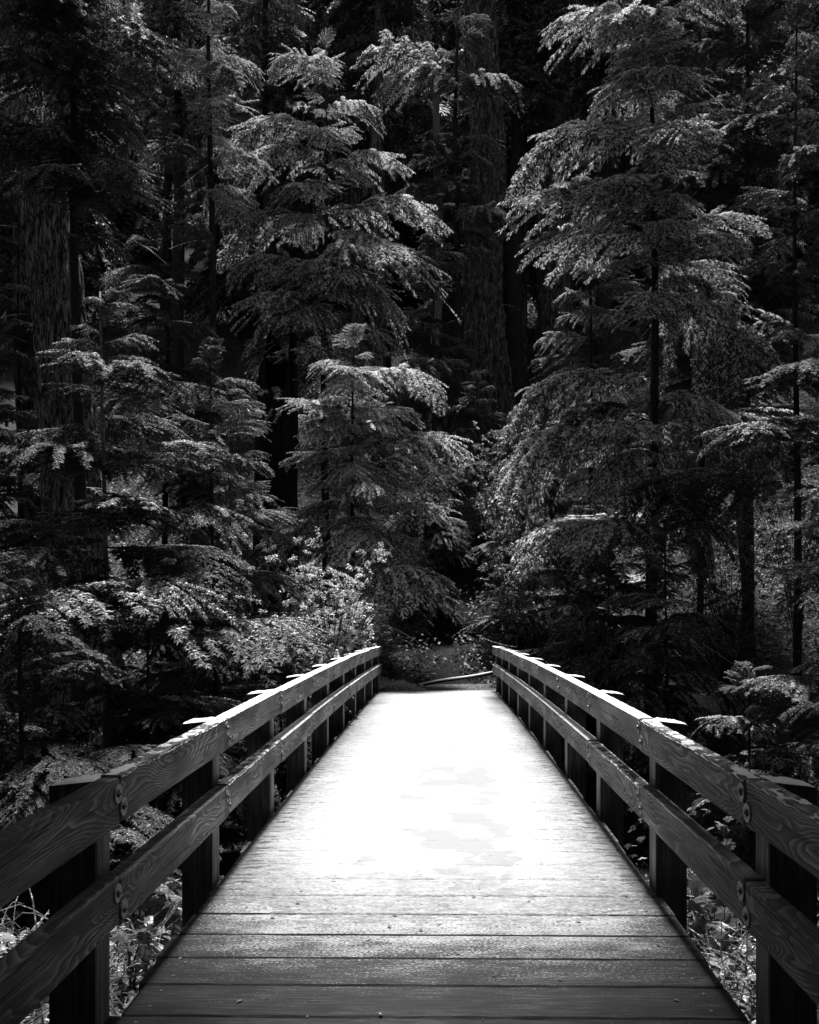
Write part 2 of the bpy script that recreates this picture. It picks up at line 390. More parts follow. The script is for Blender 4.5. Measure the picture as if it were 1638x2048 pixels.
# ------------------------------------------------------------------ the bridge
SP = 1.83; Y0 = 3.51; NR = (-3, 9)
bridge = thing('footbridge', 'timber footbridge with plank deck and two-rail railings leading into the forest', 'footbridge', (0, 0, 0))
def py_(n_): return Y0 + SP * n_
YS = py_(-3) - .1; YE = py_(9) + .12
# planks
PW = .302
plank_meshes = []
for q in range(6):
    mb = MB(); xs = np.linspace(-1.29, 1.29, 45); rr = np.random.default_rng(q + 50)
    e0 = rr.uniform(-.022, .022); e1 = rr.uniform(-.022, .022)
    xs[0] += e0; xs[-1] += e1
    hw = PW / 2 - .006
    prof = []
    for s in (-1, 1):
        wob = .0035 * fbm(xs * 9, np.full_like(xs, q * 7.0 + s * 3), 0, 4, q)
        prof.append(wob)
    top = .0025 * fbm(xs * 6, np.full_like(xs, q), 0, 3, 4)
    rows = [(-hw + prof[0], -.075 + 0 * xs), (-hw + prof[0], top - .009), (-hw + .007 + prof[0], top), (hw - .007 + prof[1], top), (hw + prof[1], top - .009), (hw + prof[1], -.075 + 0 * xs)]
    V = np.array([[(x, r[0][k], r[1][k]) for k, x in enumerate(xs)] for r in rows]); k = len(xs)
    ii = np.arange(5)[:, None] * k + np.arange(k - 1)[None]
    mb.add(V, np.stack([ii, ii + 1, ii + k + 1, ii + k], -1).reshape(-1, 4))
    mb.f.append(np.array([[r * k for r in range(6)], [r * k + k - 1 for r in range(5, -1, -1)]])); mb.m.append(np.zeros(2))
    plank_meshes.append(mb.mesh('plank', M_plank))
mb = MB(); th = np.arange(8) * np.pi / 4
v = [(math.cos(t) * .008, math.sin(t) * .008, z) for z in (-.004, .003) for t in th] + [(0, 0, .005)]
mb.add(v, [(k, (k + 1) % 8, 8 + (k + 1) % 8, 8 + k) for k in range(8)]); mb.f.append(np.array([(8 + k, 8 + (k + 1) % 8, 16) for k in range(8)])); mb.m.append(np.zeros(8))
nail_me = mb.mesh('nail', M_iron)
yy = YS; k = 0; plank_y = []; nails = []
while yy < YE - .05:
    c = yy + PW / 2; slope = float(zdeck(c + .1) - zdeck(c - .1)) / .2
    p = link('plank', plank_meshes[k % 6], bridge, (random.uniform(-.006, .006), c, float(zdeck(c)) + random.uniform(-.0007, .0007)), (math.atan(slope), 0, 0 if k % 2 else math.pi))
    if k % 2 == 0: p.rotation_euler[0] = -math.atan(slope)
    plank_y.append(c)
    for sx in (-1, 1):
        for dy in (-.075, .075):
            nx_ = sx * (1.17 + random.uniform(-.02, .02)); ny_ = dy + random.uniform(-.012, .012)
            if c > 3.2 and c < 19: link('nail', nail_me, p, (nx_, ny_, .001))
            s_ = 1 if k % 2 else -1
            nails.append((s_ * nx_, c + s_ * ny_))
    yy += PW; k += 1
# girders and ledger under the deck
for sx in (-.95, .95):
    mb = MB(); ys = np.linspace(YS + .05, YE - .05, 26); zz = zdeck(ys) - .08
    V = np.array([[(sx + a, y, z + b) for a, b in ((-.1, 0), (.1, 0), (.1, -.55), (-.1, -.55))] for y, z in zip(ys, zz)])
    ii = np.arange(25)[:, None] * 4 + np.arange(4)[None]; jj = np.arange(25)[:, None] * 4 + (np.arange(4)[None] + 1) % 4
    mb.add(V, np.stack([ii, jj, jj + 4, ii + 4], -1).reshape(-1, 4)); mb.f.append(np.array([[0, 1, 2, 3], [103, 102, 101, 100]])); mb.m.append(np.zeros(2))
    link('girder', mb.mesh('girder', M_girder), bridge)
# posts
def post_mesh():
    mb = MB(); b = .006
    # outer side local x=0 .. inner x=.19 (mirrored for the right side), sloping top: outer end lower
    x0, x1, y0, y1 = 0, .19, -.0725, .0725
    pts = []
    for z in (-1.05, None):
        for (x, y) in ((x0+b, y0), (x1-b, y0), (x1, y0+b), (x1, y1-b), (x1-b, y1), (x0+b, y1), (x0, y1-b), (x0, y0+b)):
            zz = z if z is not None else .966 + .020 * x / .19
            pts.append((x, y, zz))
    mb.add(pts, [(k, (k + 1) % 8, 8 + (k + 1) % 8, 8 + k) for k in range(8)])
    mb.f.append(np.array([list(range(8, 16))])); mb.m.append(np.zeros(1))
    mb.m[0] = np.array([0, 1, 1, 1, 0, 0, 0, 0])  # inner face and its bevels take the paler timber tone
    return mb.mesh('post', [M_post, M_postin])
post_me = post_mesh()
def cap_mesh(L_, w, seed, th_, wedge=0.0, cover=1.0, step=.012):
    """ragged layer of frost/snow over a top surface: L_ along y, w across x"""
    mb = MB(); ys = np.arange(-L_ / 2, L_ / 2 + 1e-6, step); nx_ = max(5, int(w / .008)); u = np.linspace(-1, 1, nx_)
    U, YY = np.meshgrid(u, ys)
    ed = w / 2 * (1.0 + .05 * noise3(YY * 45, np.sign(U) * 3, 0, seed)) + .0015
    XX = U * ed
    t = th_ * (1 - np.abs(U) ** 5) * (.75 + .6 * fbm(XX * 40, YY * 40, 0, 3, seed)) + .003 * fbm(XX * 110, YY * 110, 0, 2, seed + 5)
    t = t - (1 - cover) * (.012 + .03 * fbm(XX * 22, YY * 14, 0, 3, seed + 8))
    ends = np.minimum(1, (L_ / 2 - np.abs(YY)) / .012); t = t * ends
    ZZ = t + wedge * (U + 1) / 2 * 1.0
    ZZ[:, 0] -= .006; ZZ[:, -1] -= .006
    ii = np.arange(len(ys) - 1)[:, None] * nx_ + np.arange(nx_ - 1)[None]
    mb.add(np.stack([XX, YY, ZZ], -1), np.stack([ii, ii + 1, ii + nx_ + 1, ii + nx_], -1).reshape(-1, 4))
    return mb.mesh('frost_layer', M_cap, True)
pc = [cap_mesh(.148, .19, 60 + q, .012, .020, 1.0, .008) for q in range(3)]
rail_me = []
for q in range(3):
    mb = MB(); box(mb, -.04, .04, -SP / 2 + .004, SP / 2 - .004, -.095, .095, .006); rail_me.append(mb.mesh('rail', M_rail))
rc_full = [cap_mesh(SP - .012, .082, 20 + q, .0075, 0, .95) for q in range(3)]
rc_thin = [cap_mesh(SP - .012, .080, 30 + q, .005, 0, .72) for q in range(3)]
# bolt: malleable washer with a hex nut, axis along +x
mb = MB()
def disc(mb, prof, k=20, hexa=False):
    th = np.arange(k) * 2 * np.pi / k
    V = []; 
    for (x, r) in prof: V += [(x, r * math.cos(t), r * math.sin(t)) for t in th]
    n = len(prof); ii = np.arange(n - 1)[:, None] * k + np.arange(k)[None]; jj = np.arange(n - 1)[:, None] * k + (np.arange(k)[None] + 1) % k
    mb.add(V, np.stack([ii, jj, jj + k, ii + k], -1).reshape(-1, 4)); mb.f.append(np.array([list(range((n - 1) * k, n * k))])+mb.n-len(V)); mb.m.append(np.zeros(1))
disc(mb, [(-.002, .040), (.0035, .040), (.006, .037), (.006, .024), (.005, .023)])
disc(mb, [(.004, .0150), (.011, .0150), (.013, .013)], 6)
disc(mb, [(.009, .0065), (.016, .0065), (.017, .005)], 10)
bolt_me = mb.mesh('bolt_washer', M_iron, False)
for side in (-1, 1):
    for n_ in range(-3, 10):
        y = py_(n_); z = float(zdeck(y))
        o = link('post', post_me, bridge, (side * 1.50, y + .0725 + (0 if n_ else 0), z), (0, 0, 0 if side < 0 else math.pi))
        if n_ >= 0 or side > 0:
            c = link('frost_layer', pc[n_ % 3], o, (.095, 0, .9665))
        if n_ == 9: continue
        for lv, zt in ((0, .905), (1, .505)):
            y1 = py_(n_ + 1); zz1 = float(zdeck(y1)); ang = math.atan2(zz1 - z, SP)
            dz = random.uniform(-.006, .006); dx = random.uniform(-.003, .003)
            r = link('rail', rail_me[(n_ + lv) % 3], bridge, (side * (1.27 + dx), (y + y1) / 2 + .035, (z + zz1) / 2 + zt + dz), (ang + random.uniform(-.0015, .0015), 0, 0))
            full = (lv == 0 and n_ >= 1) or (lv == 1 and n_ >= 2)
            thin = (lv == 0 and (n_ == 0 or side > 0)) or (lv == 1 and 1 <= n_ < 2)
            if full: link('frost_layer', rc_full[(n_ * 2 + lv) % 3], r, (0, 0, .0945))
            elif thin: link('frost_layer', rc_thin[(n_ * 2 + lv) % 3], r, (0, 0, .0945))
            for yy_, zz_ in ((-SP / 2 + .030, side * .036), (SP / 2 - .030, -side * .036)):
                link('bolt_washer', bolt_me, r, (-side * .04, yy_, zz_), (random.uniform(-.5, .5), 0, 0 if side < 0 else math.pi))
# snow on the deck: a real layer whose height sinks below the planks where it has melted or blown off
rs = np.random.default_rng(11)
prints = []
yy = 5.0
while yy < 17:
    for _ in range(5):
        cx_ = rs.normal(.08, .38); 
        if abs(cx_) > 1.0: continue
        prints.append((cx_, yy + rs.uniform(-.2, .2), rs.uniform(.05, .11), rs.uniform(.09, .17), rs.uniform(-.5, .5)))
    yy += .42
def snow_patch(ya, yb, sx, sy):
    xs = np.arange(-1.285, 1.2851, sx); ys = np.arange(ya, yb + 1e-6, sy)
    X, Y = np.meshgrid(xs, ys)
    big = fbm(X * 1.3, Y * 1.3, 0, 3, 21); mid = fbm(X * 9, Y * 20, 0, 3, 31); fin = fbm(X * 30, Y * 62, 0, 3, 41)
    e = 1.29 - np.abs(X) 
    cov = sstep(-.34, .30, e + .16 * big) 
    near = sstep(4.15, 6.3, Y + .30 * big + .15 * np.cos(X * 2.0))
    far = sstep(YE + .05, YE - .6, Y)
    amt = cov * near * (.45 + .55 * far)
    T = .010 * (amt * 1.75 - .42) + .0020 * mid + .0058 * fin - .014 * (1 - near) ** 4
    # joints between planks show where the layer is thin
    ph = ((Y - YS) / PW) % 1.0; dj = np.minimum(ph, 1 - ph) * PW
    T -= .010 * np.exp(-(dj / .009) ** 2) * (1.35 - amt)
    thin = None; hol = .30 * np.exp(-(dj / .008) ** 2)
    # melted hollows round the nail heads
    for (a, b) in nails:
        if b < ya - .1 or b > yb + .1: continue
        yi = slice(max(0, int((b - .08 - ya) / sy)), max(0, int((b + .08 - ya) / sy))); xi = slice(max(0, int((a - .1 + 1.285) / sx)), max(0, int((a + .1 + 1.285) / sx)))
        Xs = X[yi, xi]; Ys = Y[yi, xi]
        gq = np.exp(-((Xs - a) / .040) ** 2 - ((Ys - b) / .013) ** 2); T[yi, xi] -= .02 * gq; hol[yi, xi] += 1.3 * gq
    # trodden, half melted patches down the middle
    f1 = fbm(X * 4.2 + .6 * fbm(X * 9, Y * 9, 0, 2, 61), Y * 2.7, 0, 3, 51)
    mid_ = np.exp(-((X - .10 - .08 * np.sin(Y * .9)) / .52) ** 4) * (.30 + .70 * sstep(11.5, 7.5, Y)) * sstep(4.6, 5.4, Y)
    pk = sstep(-.12, .26, f1 - .55 * (1 - mid_)) 
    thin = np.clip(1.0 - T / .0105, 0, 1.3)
    thin = np.maximum(thin * .6, 1.05 - 1.0 * sstep(-.42, .95, e + .16 * big) * sstep(3.5, 6.9, Y + .30 * big + .12 * np.cos(X * 2.2)))  # broad edge and near greying also paints the deck's light falloff into the snow
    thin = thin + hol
    T = np.where(pk > 0, np.minimum(T, T * (1 - .6 * pk) + .0015 * pk), T)
    T = np.clip(T, -.012, .02)
    Zs = zdeck(Y) + .0028 + T
    m = MB(); k = len(xs); ii = np.arange(len(ys) - 1)[:, None] * k + np.arange(k - 1)[None]
    Q = np.stack([ii, ii + 1, ii + k + 1, ii + k], -1).reshape(-1, 4)
    tm = T.ravel(); keep = tm[Q].max(1) > -.006
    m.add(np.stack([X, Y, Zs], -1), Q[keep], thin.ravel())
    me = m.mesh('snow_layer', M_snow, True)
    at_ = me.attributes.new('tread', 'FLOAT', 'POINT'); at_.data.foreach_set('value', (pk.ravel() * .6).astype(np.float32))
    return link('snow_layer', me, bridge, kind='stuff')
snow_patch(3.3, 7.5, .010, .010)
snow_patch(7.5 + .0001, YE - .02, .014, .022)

# ------------------------------------------------------------------ boughs
def bough(seed, L_=2.4, wid=.58, sec=.055, ter=.028, blade=.024, droop=.5, rise=.22, tlen=.13, tubes=True, bare=.06, fork=True, flakes=True):
    """drooping hemlock bough: rachis, side sprays, forked twiglets of flat needles"""
    rr = np.random.default_rng(seed); mb = MB()
    nt = 24; t = np.linspace(0, 1, nt)
    side = .10 * L_ * np.sin(t * rr.uniform(1.5, 5) + rr.uniform(0, 6)) * t
    hump = rr.uniform(-.04, .04)
    def rach(tt):
        return np.stack([L_ * (tt - .16 * tt ** 3), np.interp(tt, t, side), L_ * (rise * tt - droop * tt ** 2.3 + hump * np.sin(tt * 7))], -1)
    pts = rach(t)
    if tubes: mb.tube(pts, .013 * L_ / 2.4 * (1 - t * .85) + .002, 4, 1, .55)
    tt = bare; sgn = 1; B = []
    lobes = rr.uniform(.82, 1.15, 9)
    while tt < .995:
        p0 = rach(np.array([tt]))[0]; p1 = rach(np.array([min(tt + .01, 1.0)]))[0] if tt < .99 else p0 + (p0 - rach(np.array([tt - .01]))[0])
        fw = p1 - p0; fw /= np.linalg.norm(fw); hor = np.array([-fw[1], fw[0], 0]); hor /= np.linalg.norm(hor)
        prof = min(1, .30 + tt / .38) * (1 - max(0, tt - .5) / .5) ** .75 * .92 + .05
        prof *= lobes[int(tt * 8) % 9] if sgn > 0 else lobes[int(tt * 8 + 3) % 9]
        ls = L_ * wid * prof * rr.uniform(.78, 1.08) * .82
        ang = R(70 - 28 * tt + rr.normal(0, 6))
        d0 = fw * math.cos(ang) + hor * sgn * math.sin(ang); d0[2] += rr.normal(0, .10)
        ns = max(3, int(ls / .06)); u = np.linspace(0, 1, ns + 1)
        sd_ = rr.uniform(.12, .70)
        sp = p0 + d0 * (ls * (u - .12 * u ** 2))[:, None]; sp[:, 2] -= ls * (.05 * u + sd_ * u ** 2)
        sp += fw * (ls * rr.uniform(.05, .3) * u ** 2)[:, None]
        if tubes: mb.tube(sp, .0045 * (1 - u * .6), 3, 1, .45)
        us = np.arange(.02, 1.0, ter / ls)
        if len(us) < 2: us = np.array([.2, .6, .95])
        P = np.stack([np.interp(us, u, sp[:, q]) for q in range(3)], -1)
        T = np.stack([np.gradient(np.interp(us, u, sp[:, q])) for q in range(3)], -1); T /= np.linalg.norm(T, axis=1)[:, None] + 1e-9
        up = np.cross(T, np.cross(np.array([0, 0, 1.0]), T)); up /= np.linalg.norm(up, axis=1)[:, None] + 1e-9
        S_ = np.cross(T, up)
        snw = rr.uniform(.45, 1.1)
        for s2 in (-1, 1, 0):
            n = len(us); ln = tlen * (1 - .3 * us) * rr.uniform(.5, 1.25, n) * (.55 + .45 * min(1, ls / (.3 * L_)))
            if s2 == 0:
                ln = ln * 0 + ter * 1.6
            an = np.radians(rr.normal(50, 10, n)) * abs(s2)
            D = T * np.cos(an)[:, None] + S_ * (s2 * np.sin(an))[:, None]; D[:, 2] -= rr.uniform(.0, .7, n) * abs(s2)
            D += rr.normal(0, .08, (n, 3)); D /= np.linalg.norm(D, axis=1)[:, None]
            C = np.cross(D, up); C /= np.linalg.norm(C, axis=1)[:, None] + 1e-9
            C += up * rr.normal(0, .35, n)[:, None]
            B.append((P, D, C, ln, snw * np.where(rr.random(n) < .55, 1.25, .25), 1))
            if fork and s2 != 0:
                for s3 in (-1, 1):
                    a3 = .75; D3 = D * math.cos(a3) + C * (s3 * math.sin(a3)); D3 /= np.linalg.norm(D3, axis=1)[:, None]
                    P3 = P + D * (ln * rr.uniform(.3, .5))[:, None]
                    C3 = np.cross(D3, up); C3 /= np.linalg.norm(C3, axis=1)[:, None] + 1e-9
                    B.append((P3, D3, C3 + up * rr.normal(0, .3, n)[:, None], ln * .5, snw * np.where(rr.random(n) < .3, 1.1, .15), 1))
        tt += sec / L_ * rr.uniform(.6, 1.4); sgn = -sgn
    P, D, C, ln, ds = [np.concatenate([b[q] for b in B]) for q in range(5)]
    n = len(P); w = blade * rr.uniform(.6, 1.2, n) * np.clip(ln / (tlen * .5), .5, 1)
    a = P; b1 = P + D * (ln * .45)[:, None] + C * (w * .5)[:, None]; b2 = P + D * (ln * .45)[:, None] - C * (w * .5)[:, None]; c = P + D * ln[:, None]; c[:, 2] -= ln * .12
    V = np.stack([a, b1, c, b2], 1).reshape(-1, 3); k = np.arange(n)[:, None] * 4
    F_ = np.concatenate([k + np.array([[0, 1, 2]]), k + np.array([[0, 2, 3]])])
    A = np.stack([ds * 1.1, ds * .75, ds * .3, ds * .75], 1).ravel()
    mb.add(V, F_, A, 0)
    # little pads of snow lying on top of the twiglets, flatter than the twigs themselves
    if flakes:
        q = np.where((ds > .6) & (rr.random(n) < .75))[0]; m_ = len(q)
        Dq = D[q].copy(); Dq[:, 2] *= .8; Dq /= np.linalg.norm(Dq, axis=1)[:, None]
        Cq = np.cross(Dq, np.array([0, 0, 1.0])); Cq /= np.linalg.norm(Cq, axis=1)[:, None] + 1e-9
        Uq = np.cross(Cq, Dq)
        o = P[q] + D[q] * (ln[q] * rr.uniform(.1, .45, m_))[:, None]; o[:, 2] += .003
        l_ = ln[q] * rr.uniform(.3, .6, m_); w_ = np.minimum(blade * .62, l_ * .5) * rr.uniform(.6, 1.2, m_)
        V = np.stack([o - Dq * l_[:, None] * .5, o + Cq * w_[:, None], o + Dq * l_[:, None] * .6, o - Cq * w_[:, None], o + Uq * (w_ * .9)[:, None]], 1).reshape(-1, 3); k = np.arange(m_)[:, None] * 5
        mb.add(V, np.concatenate([k + np.array([t_]) for t_ in ([0, 4, 1], [1, 4, 2], [2, 4, 3], [3, 4, 0])]), np.repeat(rr.uniform(.9, 1.7, m_), 5), 0)
    return mb
def dead_twig(seed, L_=1.6):
    rr = np.random.default_rng(seed); mb = MB(); t = np.linspace(0, 1, 9)
    p = np.stack([L_ * t, .1 * L_ * np.sin(t * 3 + rr.uniform(0, 6)) * t, L_ * (.12 * t - .35 * t ** 2)], -1)
    mb.tube(p, .009 * (1 - .8 * t) + .0015, 4, 0, .8)
    for k in range(14):
        a = rr.uniform(.2, 1); q = np.array([np.interp(a, t, p[:, j]) for j in range(3)]); l = rr.uniform(.15, .5) * L_ * (1.1 - a)
        d = np.array([.6, rr.choice([-1, 1]) * rr.uniform(.4, .9), rr.uniform(-.6, .1)]); u = np.linspace(0, 1, 5)
        sp = q + d * (l * u)[:, None]; sp[:, 2] -= .3 * l * u ** 2; mb.tube(sp, .0035 * (1 - .7 * u) + .001, 3, 0, .8)
    return mb
NM = [M_needle, M_twig]
BL = [bough(100 + q, 2.4, .50 + .07 * (q % 3), .052, .031, .031, (.28, .42, .56, .36)[q % 4], (.12, .20, .28)[q % 3], .135).mesh('bough', NM) for q in range(8)]
BS = [bough(200 + q, 1.2, .60, .050, .027, .026, .42, .20, .095).mesh('small_bough', NM) for q in range(4)]
M_dead = mat_needles('dead_twig_bark', .03, .09)
DT = [dead_twig(300 + q).mesh('dead_branch', M_dead) for q in range(3)]

def trunk_mesh(h, r0, r1, lean=(0, 0), mat=None, k=14, seg=.5, rough=.04, flare=.35, fur=0.0, seed=0, below=1.0, capped=False):
    mb = MB(); n = max(6, int((h + below) / seg)); z = np.linspace(-below, h, n)
    th = np.arange(k) * 2 * np.pi / k; TH, Z_ = np.meshgrid(th, z)
    f = np.clip(Z_ / h, 0, 1)
    r = r0 + (r1 - r0) * f ** .85 + r0 * flare * np.exp(-np.maximum(Z_, 0) / (r0 * 1.6 + .1))
    r = r * (1 + rough * noise3(np.cos(TH) * 2.5, np.sin(TH) * 2.5, Z_ * .7, seed))
    if fur:
        wav = TH * r0 / .10 + .9 * noise3(np.cos(TH) * 3, np.sin(TH) * 3, Z_ * .8, seed + 2)
        r = r + fur * (np.abs((wav / np.pi) % 1 - .5) * 2 - .5) + fur * .8 * noise3(TH * 12, Z_ * 3.5, 0, seed + 5)
    wob = .03 + .12 * r0
    cx_ = lean[0] * Z_ + wob * np.sin(Z_ * .5 + seed); cy_ = lean[1] * Z_ + wob * np.cos(Z_ * .37 + seed)
    V = np.stack([cx_ + r * np.cos(TH), cy_ + r * np.sin(TH), Z_], -1)
    ii = np.arange(n - 1)[:, None] * k + np.arange(k)[None]; jj = np.arange(n - 1)[:, None] * k + (np.arange(k)[None] + 1) % k
    mb.add(V, np.stack([ii, jj, jj + k, ii + k], -1).reshape(-1, 4))
    mb.f.append(np.array([list(range((n - 1) * k, n * k))])); mb.m.append(np.zeros(1))
    return mb.mesh('trunk', mat or M_bark, True)

def conifer(label, px, d, top, rad, nb, seed, snow=.6, base=.12, tr=.13, lean=(0, 0), name='hemlock_tree', group=None, extra=(), dead=11, gap=None, droopy=0.0, power=.75, mat=None, zoff=0.0):
    rr = np.random.default_rng(seed)
    x = CX + (px - VX) * d / F; z0 = float(gz(x, d)) - .05 + zoff; H = top - z0
    t = thing(name, label, 'tree', (x, d, z0), 0, group)
    link('trunk', trunk_mesh(H, tr, .012, lean, mat, seed=seed), t)
    az = rr.uniform(0, 6.28)
    for k in range(nb):
        f = base + (1 - base) * (max(0, min(nb - .3, k + rr.uniform(-.6, 1.5))) / nb) ** .92
        az += 2.39996 + rr.normal(0, .8)
        ln = rad * ((1 - f) ** power) * rr.choice([rr.uniform(.35, .7), rr.uniform(.75, 1.1), rr.uniform(1.0, 1.4)]) + .25
        ln *= min(1, .72 + (f - base) * 2.2)
        if math.sin(az) > .25 and rr.random() < .45: az = -az
        if gap and gap(f, az, ln): continue
        h = f * H
        tilt = .0 + .45 * f ** 3 + rr.normal(0, .09) - droopy
        me = BL[rr.integers(8)] if ln > 1.25 else BS[rr.integers(4)]
        ref = 2.4 if ln > 1.25 else 1.2
        link('bough', me, t, (lean[0] * h, lean[1] * h, h), (rr.normal(0, .12), -tilt, az), (ln / ref * .98, ln / ref * rr.uniform(.75, 1.25), ln / ref * rr.uniform(.6, 1.1)), snow=float(max(0, snow + rr.normal(0, .12))))
    link('bough', BS[seed % 4], t, (lean[0] * H, lean[1] * H, H - .5), (0, -1.35, az), .5, snow=snow)
    for (bx, by, ln, a_, tl, sn) in extra:      # hand-placed boughs, incl. the added deck-shading ones: tip azimuth, root height from pixel
        h = CZ + (VY - by) * d / F - z0
        link('bough', BL[rr.integers(8)], t, (lean[0] * h, lean[1] * h, h), (rr.normal(0, .08), -tl, R(a_)), ln / 2.4, snow=sn)
    for k in range(dead):
        h = H * rr.uniform(.03, max(base, .15) + .1)
        link('dead_branch', DT[rr.integers(3)], t, (lean[0] * h, lean[1] * h, h), (0, rr.uniform(-.1, .3), rr.uniform(0, 6.28)), rr.uniform(.6, 1.2), snow=snow)
    return t
L = conifer
# centre
L('tall conifer left of centre rising behind the small frosted one, boughs frosted to its tip', 650, 27, 19.2, 4.3, 40, 1, .85, .26, .15, power=1.0,
  extra=[(0, 230, 2.2, -30, .05, .9), (0, 330, 3.0, -25, .05, 1), (0, 420, 4.1, -12, .08, .9), (0, 520, 3.9, -32, .1, 1), (0, 545, 3.2, -60, .05, 1), (0, 560, 2.8, -80, .1, .9),
         (0, 150, 1.9, 205, .1, .9), (0, 260, 3.5, 195, .1, .9), (0, 330, 3.2, 215, .05, .8), (0, 440, 3.6, 190, .1, .7), (0, 540, 3.3, 205, .1, .8), (0, 620, 3.2, 225, .05, .9), (0, 170, 1.8, 262, .1, 1), (0, 300, 2.4, 280, .0, .9), (0, 400, 2.5, 250, .0, .9), (0, 640, 2.6, 260, .0, .9), (0, 600, 3.1, -70, .08, 1), (0, 655, 3.2, 228, .05, .9), (0, 690, 2.8, -48, .05, .8), (0, 700, 2.6, 200, .05, .6)])
L('small conifer with frosted pointed tip in front of the dark stump, beside the bridge end', 707, 22.3, 8.8, 3.3, 38, 2, .95, .24, .09, power=.62,
  extra=[(0, 745, 3.0, -25, .05, .9), (0, 890, 3.3, -8, .1, 1), (0, 950, 2.8, -28, .12, .9), (0, 870, 1.9, 230, .0, 1), (0, 760, 1.5, 265, .1, 1), (0, 990, 1.9, 275, .1, .9)])
L('slim conifer at upper left with frosted drooping boughs and bare black lower trunk', 420, 24, 23, 3.2, 42, 3, .75, .52, .17)
L('thin mossy conifer between the two great trunks with drooping dark boughs', 913, 36, 30, 3.4, 34, 4, .45, .38, .22, dead=8,
  extra=[(0, 130, 4.6, 196, .05, .8), (0, 170, 3.8, 215, .0, .7), (0, 420, 3.0, -20, .0, .4), (0, 440, 2.8, -50, .0, .4), (0, 180, 3.2, -30, .0, .4), (0, 330, 3.0, 230, .0, .2), (0, 380, 3.0, 190, .0, .2), (0, 400, 3.0, 260, .0, .2)])
# left
L('low dark conifer right of the path mouth with trailing boughs', 1150, 20.8, 4.2, 2.2, 46, 41, .3, .08, .05)
L('dim young conifer behind the right end shrub', 1060, 25, 6.6, 2.4, 46, 42, .3, .10, .05)
L('low shaded conifer under the tall right conifer, nearer the railing', 1215, 18.2, 2.9, 2.4, 46, 43, .3, .08, .05)
L('small dark conifer on the bank between the frosted cone and the path', 850, 27, 6.8, 1.9, 42, 31, .35, .10, .05)
L('dim young conifer below the massive mossy trunk', 955, 31, 10.2, 2.4, 44, 32, .4, .12, .06)
L('young conifer hiding the foot of the pale snag', 868, 33, 17.2, 2.7, 44, 33, .3, .15, .08, power=.6)
L('dark conifer at the very left edge level with the furrowed trunk foot', -12, 20, 8.5, 2.4, 44, 39, .15, .08, .08)
L('dim conifer filling the gap left of the huge furrowed trunk', 35, 23, 13, 3.0, 50, 38, .2, .12, .08)
L('shaded conifer left of the dark stump on the slope', 462, 21, 7.2, 2.5, 46, 34, .4, .15, .07)
L('dim conifer on the slope left of the black stump', 330, 22, 14, 3.2, 56, 35, .25, .2, .1)
L('dim conifer between the right tall conifer and the broad dark trunk', 1180, 27, 15.5, 3.0, 50, 36, .4, .2, .09)
L('young conifer behind the right tall one near its trunk', 1400, 25, 17, 3.2, 54, 37, .4, .3, .1)
L('large shadowy conifer at upper left edge with wide layered boughs', 150, 15.5, 15.5, 4.1, 60, 5, .30, .60, .16)
L('conifer on pale blotched trunk at left whose broad boughs reach towards the railing', 203, 12.6, 6.2, 3.7, 46, 6, .30, .14, .075, mat=M_pale)
L('bushy young conifer between the pale blotched trunk and the bridge', 425, 15.2, 6.3, 2.9, 42, 7, .28, .10, .06)
L('low dark conifer at the left edge below the pale blotched trunk', 40, 9.2, 2.0, 2.3, 40, 8, .06, .12, .05)
L('conifer sapling close behind the left railing in shade', 300, 11.0, 1.6, 2.0, 34, 9, .05, .10, .04)
# right
L('tall conifer right of the path with a bare black trunk and frosted arching boughs', 1305, 19, 17.5, 3.9, 46, 10, .85, .16, .15, power=.6,
  extra=[(0, 60, 2.6, 200, .05, .9), (0, 290, 3.4, 190, .15, 1), (0, 440, 3.6, 198, .15, .9), (0, 760, 3.6, 183, .12, .8), (0, 905, 3.3, 192, .22, 1), (0, 890, 2.6, 235, .15, 1), (0, 230, 2.0, 245, .2, 1), (0, 505, 2.0, 268, .15, 1), (0, 640, 2.1, 250, .1, 1), (0, 520, 2.2, -35, .1, .7), (0, 640, 2.0, -40, .05, .7), (0, 420, 2.4, 235, .1, .9), (0, 120, 2.2, 235, .1, 1), (0, 1010, 2.8, 280, .0, .4), (0, 1060, 2.2, 225, .0, .4)],
  gap=lambda f, az, ln: .40 < f < .47)
L('conifer at far right with a thin dark trunk standing in ground cover', 1588, 16, 12.5, 3.5, 42, 12, .25, .30, .10, gap=lambda f, az, ln: .32 < f < .40)
L('dense dark conifer at upper right behind the frosted one', 1490, 23, 21, 4.0, 60, 13, .2, .30, .17)
L('small shaded conifer with flat fans of boughs over the right railing', 1330, 16.2, 3.4, 2.6, 46, 14, .30, .10, .05)
L('low conifer at the right edge with pale arching bough tips', 1660, 11.5, 3.6, 2.0, 40, 15, .3, .12, .05)
L('little shaded conifer low beside the right railing', 1500, 11.5, 1.0, 1.5, 34, 16, .25, .08, .03)
# two tall unseen conifers added at the near end, boughs aimed to shade the deck
for sx, yy_, s_ in ((-1, 4.8, 21), (1, 4.6, 22)):
    hz = lambda z: VY - (z - CZ) * F / yy_
    ex = [(0, hz(z), l, (a if sx < 0 else 180 - a), -.02, .4) for z, l, a in ((10.2, 4.6, 28), (10.6, 4.8, 8), (10.0, 4.4, -14), (10.3, 4.5, -34), (11.6, 4.6, 20), (12.0, 4.6, -4), (11.8, 4.4, -26), (12.6, 4.3, 36), (13.4, 4.2, -16))]
    L('tall conifer standing at the ' + ('left' if sx < 0 else 'right') + ' of the near end, out of view, added to shade the deck', VX + sx * 4.3 * F / yy_, yy_, 22, 4.4, 60, s_, .4, .46, .2, dead=0, power=.5, extra=ex)

